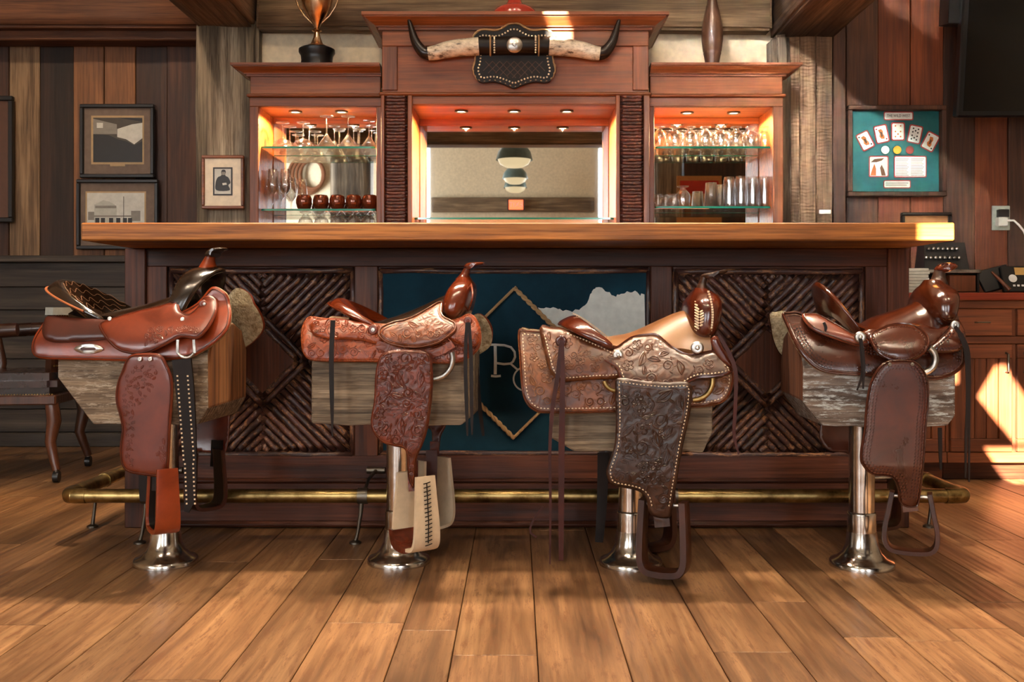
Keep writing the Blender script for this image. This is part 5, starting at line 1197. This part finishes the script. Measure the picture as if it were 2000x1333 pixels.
concho(s, 728.5, 644.5, rl_(728,644)-.014, 9.5, B3, None, False, 'rosette'); concho(s, 728.5, 644.5, rl_(728,644)-.019, 4, MAT['silver'])
seat(s, [(690,620,.12,.02),(725,630,.135,.01),(745,627,.14,.012),(790,612,.13,.04),(830,595,.12,.05),(862,580,.11,.055),(885,572,.10,.06)], A5)
cantle(s, (734,632), (668,582), .145, (-23,8), (692,630), B4, rim_mat=B4)
stack(s, 'swell', [(624,872,905,.12),(612,864,915,.14),(592,864,922,.14),(570,872,926,.125),(556,881,925,.10),(547,888,919,.06),(541,895,916,.035)], B4)
mk('swell_seam', *tubegeo([s.L(918+8*math.sin(t*.25)-t*.5, 549+t*5, -.02-.12*math.sin(t*.24)) for t in range(13)], .003, 6), B1, s.r)
stack(s, 'horn_neck', [(546,889,919,.04),(538,897,918,.026),(528,904,920,.02),(520,908,922,.02)], B4, 0, pw=2)
hornkap(s, [(906,522),(912,515),(922,513),(935,512.5),(946,513),(946,517),(934,521),(924,526),(914,528)], .04, B4)
fl = lambda x, y: -.243+.025*min(1, max(0, (y-880)/100))
fd = [(746,691),(775,684),(810,684),(838,690),(845,722),(844,774),(839,815),(834,843),(825,870),(814,896),(812,932),(808,956),(799,942),(795,915),(791,880),(770,873),(743,863),(726,840),(724,818),(730,784),(732,739),(736,713)]
o, out = panel(s, 'fender', fd, fl, B3, .006, puff=.002); edgeline(s, 'edge_groove', out, fl, 4, .0011, B2, o, .002)
tooling(s, 'tooling', out, lambda x, y: fl(x, y)-.002, B3, o, 21, 23, .0021, 6); tooling(s, 'tooling', out, lambda x, y: fl(x, y)-.002, B3, o, 33, 10, .0015, 5, (2,))
MAT['raw'] = plain('rawhide', C(206,184,152), .6)
for mir in (False, True):
    o, c, u, nv, h = stirrup(s, 812, 926, 1070, -.15 if mir else -.205, .105, .13, -50, .062, .088, .012, MAT['raw'], mir, False)
    if not mir:
        g = []
        for k in range(16):
            z = -.02-k*(h-.04)/15; t = -z/h; ux = u*(.0525+.012*min(1,t*1.6)+.0085)
            for a, b in ((-.011,.011),): g.append(tubegeo([c+ux+nv*a+Vector((0,0,z)), c+ux+u*.002+Vector((0,0,z+.002)), c+ux+nv*b+Vector((0,0,z+.004))], .0017, 5))
        g.append(tubegeo([c+u*(.0625)+Vector((0,0,-.02)), c+u*.073+Vector((0,0,-h*.6)), c+u*.071+Vector((0,0,-h*.88))], .0016, 5))
        ST(mk('lacing', *join(g), MAT['thong'], o))
        tp = [(-.0618,-.78),(-.0611,-.85),(-.0468,-.97),(-.0156,-1.0),(.0156,-1.0)]
        pos = [c+u*a+Vector((0,0,b*h)) for a, b in catmull(tp, 5, False)]; vs = []; fs = []
        for i, q in enumerate(pos):
            tg = (pos[min(len(pos)-1, i+1)]-pos[max(0, i-1)]).normalized(); nn = tg.cross(nv).normalized()
            for w_ in (-.049,.049):
                for t_ in (-.0095,.0095): vs.append(q+nv*w_+nn*t_)
        for i in range(len(pos)-1):
            for a_, b_ in ((0,1),(1,3),(3,2),(2,0)): fs.append((i*4+a_, i*4+b_, i*4+4+b_, i*4+4+a_))
        fs += [(0,1,3,2), tuple(len(vs)-4+k for k in (0,2,3,1))]
        mk('tread_cover', vs, fs, B3, o)
    ribbon(s, 'stirrup_leather', [(806,900),(806,930),(808,960)], 20, -.21, B3, .005, None, mir)
ribbon(s, 'latigo_strap', [(843,880),(842,950),(838,1040)], [22,22,18], .16, A3, .005)
ring(s, 'rigging_ring', 845, 702, 39, -20, 92, -.225, 5.2, MAT['silver']); ribbon(s, 'rigging_strap', [(735,672),(800,694),(850,690),(885,672)], 15, -.212, B1, .005)
ribbon(s, 'saddle_string', [(650,626),(647,700),(648,780),(649,853)], [9,9,8,2], -.236, MAT['thong']); ribbon(s, 'saddle_string', [(912,630),(909,700),(911,790),(913,852)], [6,7,7,3], -.236, MAT['thong']); ribbon(s, 'saddle_string', [(916,630),(920,700),(921,790),(922,850)], [6,7,7,3], -.238, MAT['thong'])
ribbon(s, 'saddle_string', [(928,690),(935,780),(944,852)], [9,9,5], .12, MAT['thong'])

# ---------------------------------------------------------------- stool 3: dark carved saddle with ivory lacing
s = Sad(1232, 3.085, -2, 'dark carved saddle stool edged with ivory triangle lacing and braided swell')
E1 = leather('carved_brown', C(66,35,19), C(128,76,38), .42, .2, wear=C(142,90,48), tool=.16, tscale=24); E2 = leather('carved_umber', C(48,27,18), C(100,59,32), .40, .2, wear=C(116,72,38), tool=.16, tscale=24); E3 = leather('carved_black_brown', C(34,21,15), C(74,48,35), .42, .12, tool=.16, tscale=20); E4 = leather('polished_mahogany', C(54,22,14), C(98,42,24), .2, .7); E5 = leather('hair_hide_seat', C(100,66,38), C(158,116,76), .42, .2, wear=C(150,112,72)); E6 = leather('oxblood_thong', C(44,18,14), C(70,30,22), .4, .0, spec=.25)
post(s, log(s, 1073, 1392, 665, 760, 884, (46,30), (18,40), MAT['logB'], MAT['logB']))
skl = kly(640, 800, .115, .21)
sk = [(1012,645),(1030,644),(1053,646),(1100,650),(1180,680),(1260,690),(1340,690),(1405,690),(1428,712),(1434,735),(1432,757),(1420,781),(1395,793),(1352,798),(1280,803),(1203,806),(1120,808),(1062,808),(1041,802),(1026,786),(1018,757),(1014,700)]
o, out = panel(s, 'skirt', sk, skl, E1, .006); fleece(s, sk, skl); stitches(s, 'edge_lacing', out, skl, 9, 6.8, MAT['bst'], o, 2.3, sel=lambda x, y: y > 650); edgeline(s, 'edge_roll', out, skl, 3, .0018, E4, o); tooling(s, 'tooling', out, skl, E1, o, 12, 20, .0022, 14)
rl_ = lambda x, y: kly(640, 745, .125, .208)(x, y)
rj = [(1054,640),(1075,640),(1100,642),(1150,660),(1210,690),(1225,715),(1212,738),(1160,742),(1109,746),(1092,744),(1081,736),(1073,722),(1063,684)]
o, out = panel(s, 'rear_jockey', rj, rl_, E1, .007, puff=.003); stitches(s, 'edge_lacing', out, lambda x, y: rl_(x, y)-.003, 7, 6.5, MAT['bst'], o, 2.2, sel=lambda x, y: y > 650); tooling(s, 'tooling', out, lambda x, y: rl_(x, y)-.003, E1, o, 15, 17, .002, 12)
concho(s, 1096, 667, rl_(1096,667)-.012, 11, E4, None, True, 'string_rosette')
jl = kly(650, 778, .12, .24)
sj = [(1176,694),(1185,686),(1206,676),(1233,658),(1260,653),(1283,653),(1301,667),(1320,681),(1349,692),(1395,685),(1415,703),(1432,720),(1422,732),(1390,738),(1363,740),(1341,751),(1314,770),(1282,778),(1255,774),(1228,759),(1211,740),(1203,720),(1180,706)]
o, out = panel(s, 'seat_jockey', sj, jl, E2, .007, puff=.004); stitches(s, 'edge_lacing', out, lambda x, y: jl(x, y)-.004, 7, 7, MAT['bst'], o, 2.3, sel=lambda x, y: y > 712); edgeline(s, 'edge_roll', out, jl, 1.5, .002, E4, o, .002)
tooling(s, 'tooling', out, lambda x, y: jl(x, y)-.004, E2, o, 18, 20, .0023, 11)
concho(s, 1207, 694, jl(1207,694)-.006, 9.5, MAT['silver'], o); concho(s, 1362, 680, -.178, 12, MAT['silver'], None, True)
seat(s, [(1160,655,.12,.02),(1187,658,.14,.02),(1206,655,.15,.03),(1228,651,.155,.04),(1260,638,.155,.062),(1290,624,.15,.085),(1320,611,.145,.105),(1345,606,.15,.12),(1375,612,.15,.11)], E5, pw=2.4)
cantle(s, (1200,675), (1128,615), .178, (-42,14), (1140,680), E4, dz=.018, yf=1.06, nd=.012, pw=.6)
ct_pts = [(1122,630),(1140,627),(1158,640),(1172,655),(1190,672)]
g = []
for k in range(20):
    t = k/19; x = 1120+t*72; y = 622+46*t**1.25; p = s.L(x, y, -.05-.09*t)+Vector((0,-.0,0.012-.008*t)); g.append((lambda q: ([Vector(v)+q for v in ((-.004,0,0),(.004,0,.0),(0,-.002,.006),(0,.004,.002))], [(0,1,2),(1,3,2),(3,0,2),(0,3,1)]))(p))
ST(mk('cantle_lacing', *join(g), MAT['bst'], s.r, False))
stack(s, 'swell', [(661,1352,1392,.12),(648,1340,1400,.145),(622,1337,1409,.15),(595,1340,1411,.14),(578,1350,1405,.105),(568,1357,1391,.06),(562,1361,1381,.032)], E4, -.05)
g = []
for k in range(13):
    y = 594+k*5.4
    for sg in (1,-1):
        a = s.L(1366+sg*1, y, -.152+.00012*(y-625)**2*.35); b = s.L(1366+sg*9, y-5, -.146+.00012*(y-625)**2*.35); g.append(tubegeo([a, (a+b)/2+Vector((0,-.003,0)), b], [.0026,.0032,.0018], 6))
ST(mk('swell_braid', *join(g), MAT['bst'], s.r))
g = []
for k in range(18): p = s.L(1383+8*math.sin(k*.17), 570+k*5, -.10-.045*math.sin(k*.16)); g.append(boxgeo(p.x-.0025,p.x+.0025,p.y-.012,p.y,p.z-.003,p.z+.003))
ST(mk('swell_stitching', *join(g), MAT['bst'], s.r, False))
stack(s, 'horn_neck', [(568,1357,1387,.036),(560,1361,1380,.024),(548,1366,1380,.019),(538,1370,1384,.019)], E3, 0, pw=2)
hornkap(s, [(1369,540),(1375,535),(1395,531),(1412,527),(1420,528),(1418,533),(1400,538),(1386,543),(1376,546)], .036, E3)
fl = lambda x, y: -.246+.025*min(1, max(0, (y-930)/90))
fd = [(1206,740),(1250,744),(1300,748),(1349,750),(1350,796),(1340,846),(1332,884),(1322,944),(1313,997),(1309,1012),(1296,1014),(1283,1012),(1269,1004),(1262,976),(1251,963),(1233,957),(1202,951),(1190,943),(1184,923),(1190,902),(1200,870),(1203,821),(1202,768)]
o, out = panel(s, 'fender', fd, fl, E3, .006, puff=.002); stitches(s, 'edge_lacing', out, lambda x, y: fl(x, y)-.002, 7, 7, MAT['bst'], o, 2.3, sel=lambda x, y: y < 990); edgeline(s, 'edge_groove', out, fl, 14, .0011, E2, o, .002)
tooling(s, 'tooling', out, lambda x, y: fl(x, y)-.002, E3, o, 41, 26, .0025, 13); tooling(s, 'tooling', out, lambda x, y: fl(x, y)-.002, E3, o, 47, 12, .0019, 12, (2,))
E7 = leather('stirrup_hide', C(42,22,14), C(76,41,26), .4, .1, spec=.35)
for mir in (False, True):
    stirrup(s, 1296, 978, 1120, -.16 if mir else -.205, .118, .135, -22, .05, .062, .022, E7, mir, True)
    ribbon(s, 'stirrup_leather', [(1290,990),(1292,1010),(1294,1030)], 30, -.215, E3, .005, None, mir)
ribbon(s, 'latigo_strap', [(1178,885),(1176,980),(1170,1060)], [22,20,16], .2, MAT['thong'], .005)
ring(s, 'rigging_ring', 1354, 744, 38, -8, 92, -.222, 4.6, MAT['brass']); ring(s, 'rigging_ring', 1204, 740, 24, 95, 168, -.222, 4.2, MAT['brass'])
ribbon(s, 'saddle_string', [(1097,665),(1090,730),(1079,800),(1074,880),(1075,980),(1074,1103)], [9,9,8,6,5,3], -.238, E6); ribbon(s, 'saddle_string', [(1098,668),(1099,740),(1097,860),(1096,1000),(1096,1096)], [7,9,12,11,9], -.242, E6)
ribbon(s, 'saddle_string', [(1060,990),(1040,1020),(1036,1040),(1048,1050)], [3,4,4,3], -.15, E6)
o, _ = panel(s, 'string_leaf', [(1388,664),(1398,656),(1404,662),(1414,682),(1430,704),(1436,720),(1422,716),(1404,700),(1394,684)], lambda x, y: -.212, E4, .005, far=False); ribbon(s, 'saddle_string', [(1404,656),(1424,690),(1437,730),(1436,800),(1434,850),(1443,888)], [6,8,8,7,6,3], -.222, E6)

# ---------------------------------------------------------------- stool 4: chocolate saddle with basket-stamped border
s = Sad(1683, 3.07, -4, 'glossy chocolate saddle stool with basket-stamped borders and upright plain cantle')
H1 = leather('chocolate_skirt', C(46,22,14), C(84,42,26), .26, .4); H2 = leather('chocolate_gloss', C(46,21,13), C(86,40,23), .16, .8); H3 = leather('chocolate_fender', C(50,24,15), C(90,45,28), .32, .25); H4 = leather('red_brown_jockey', C(84,38,22), C(122,62,38), .36, .25)
post(s, log(s, 1567, 1867, 645, 720, 834, (37,48), (14,20), MAT['logC'], MAT['logD']))
skl = kly(610, 738, .105, .205)
sk = [(1527,612),(1540,609),(1565,610),(1620,640),(1690,665),(1770,675),(1840,660),(1870,640),(1884,672),(1887,698),(1883,716),(1865,732),(1838,742),(1811,743),(1760,739),(1705,736),(1651,733),(1616,729),(1592,719),(1568,695),(1551,668),(1539,641)]
o, out = panel(s, 'skirt', sk, skl, H1, .007); fleece(s, sk, skl); edgeline(s, 'edge_roll', out, skl, 2.5, .0024, H1, o, .001); edgeline(s, 'edge_groove', out, skl, 8, .0012, H1, o)
sel = lambda x, y: y > 640
stitches(s, 'basket_stamp', out, skl, 11, 6.4, H1, o, 2.7, False, sel, 3, .0032)
rl_ = lambda x, y: kly(610, 670, .12, .20)(x, y)
rj = [(1567,612),(1580,611),(1597,612),(1635,632),(1667,651),(1690,660),(1700,672),(1673,676),(1630,662),(1589,643),(1571,625)]
o, out = panel(s, 'rear_jockey', rj, rl_, H4, .007, puff=.003); edgeline(s, 'edge_groove', out, rl_, 3, .0014, H1, o, .002); ribbon(s, 'tie_slot', [(1609,630),(1613,640),(1612,648)], [5,6,3], -.205, MAT['thong'])
fjl = lambda x, y: kly(610, 690, .12, .222)(x, y)
fj = [(1811,687),(1824,673),(1848,650),(1862,630),(1872,622),(1884,642),(1887,660),(1884,674),(1873,686),(1851,690),(1828,690)]
o, out = panel(s, 'front_jockey', fj, fjl, H1, .007, puff=.003); stitches(s, 'basket_stamp', out, lambda x, y: fjl(x, y)-.003, 6, 6, H1, o, 2.6, False, lambda x, y: y > 650, 2, .003)
jl = kly(632, 708, .165, .245)
sj = [(1699,657),(1716,643),(1748,632),(1783,635),(1807,650),(1815,668),(1806,690),(1784,705),(1759,708),(1732,701),(1711,686)]
o, out = panel(s, 'seat_jockey', sj, jl, H1, .008, puff=.007, pr=20); stitches(s, 'basket_stamp', out, lambda x, y: jl(x, y)-.006, 7, 5, H1, o, 1.8, False, None, 1, .002); edgeline(s, 'edge_roll', out, jl, 1.5, .002, H2, o, .003)
seat(s, [(1650,622,.12,.02),(1675,632,.14,.02),(1690,630,.15,.03),(1711,618,.155,.05),(1745,607,.16,.075),(1780,594,.155,.10),(1800,580,.145,.12),(1820,575,.14,.13),(1850,590,.14,.12)], H2, pw=2.3)
panel(s, 'seat_side', [(1684,650),(1700,640),(1740,640),(1790,630),(1830,640),(1855,636),(1840,660),(1815,690),(1760,680),(1705,668)], lambda x, y: kly(620, 690, .145, .205)(x, y), H2, .008, puff=.004)
cantle(s, (1683,648), (1597,552), .15, (-9,4), (1600,612), H2, thick=.03, dz=.010, pw=.85, inn=.05)
stack(s, 'swell', [(636,1815,1850,.12),(624,1803,1858,.145),(604,1797,1866,.15),(582,1799,1870,.14),(566,1805,1868,.105),(556,1812,1856,.06),(546,1818,1847,.036)], H2, -.05)
stack(s, 'horn_neck', [(556,1812,1850,.045),(543,1820,1846,.028),(532,1824,1846,.022),(524,1828,1848,.022)], E3, 0, pw=2)
hornkap(s, [(1826,528),(1831,520),(1838,516),(1850,513),(1862,516),(1870,520),(1865,525),(1852,531),(1840,533)], .038, E4)
for k in range(4): ribbon(s, 'horn_wrap', [(1832+k*7,519-k*.8),(1842+k*7,515),(1856+k*4,519)], 2.4, -.036+.004*k, H2)
fl = lambda x, y: -.25+.028*min(1, max(0, (y-910)/90))
fd = [(1731,706),(1760,702),(1787,706),(1807,726),(1815,756),(1814,800),(1811,822),(1807,888),(1802,937),(1795,985),(1784,992),(1771,992),(1757,982),(1753,955),(1744,936),(1725,931),(1704,929),(1687,914),(1680,892),(1688,838),(1691,799),(1698,756),(1711,726)]
o, out = panel(s, 'fender', fd, fl, H3, .007, puff=.003); edgeline(s, 'edge_roll', out, fl, 2, .0018, H1, o, .002)
stitches(s, 'basket_stamp', out, lambda x, y: fl(x, y)-.003, 7, 6.6, H3, o, 2.8, False, lambda x, y: y > 712 and y < 978, 3, .0034)
for x in (1738, 1782): concho(s, x, 712, -.258, 3.4, MAT['iron'], o, name='rivet')
for mir in (False, True):
    stirrup(s, 1779, 962, 1078, -.16 if mir else -.205, .10, .145, -18, .046, .055, .014, E7, mir, True)
    ribbon(s, 'stirrup_leather', [(1775,970),(1777,985),(1779,1000)], 30, -.22, H3, .005, None, mir)
ribbon(s, 'latigo_strap', [(1836,836),(1837,880),(1838,918)], [8,7,4], .05, MAT['thong'], .004)
ring(s, 'rigging_ring', 1800, 702, 27, -55, 92, -.226, 6, MAT['silver'])
concho(s, 1680.4, 659, -.215, 10.5, MAT['silver']); concho(s, 1866, 636, -.2, 8.5, MAT['silver'])
ribbon(s, 'saddle_string', [(1681,662),(1684,700),(1685,730),(1674,763)], [6,7,6,3], -.228, MAT['thong']); ribbon(s, 'saddle_string', [(1682,662),(1687,710),(1686,760)], [5,6,3], -.231, MAT['thong'])
ribbon(s, 'saddle_string', [(1866,638),(1878,658),(1888,694),(1890,780),(1887,860),(1886,934)], [6,8,8,6,5,3], -.228, MAT['thong']); ribbon(s, 'saddle_string', [(1866,640),(1882,662),(1893,700),(1893,800),(1893,942)], [5,7,6,5,3], -.222, MAT['thong'])
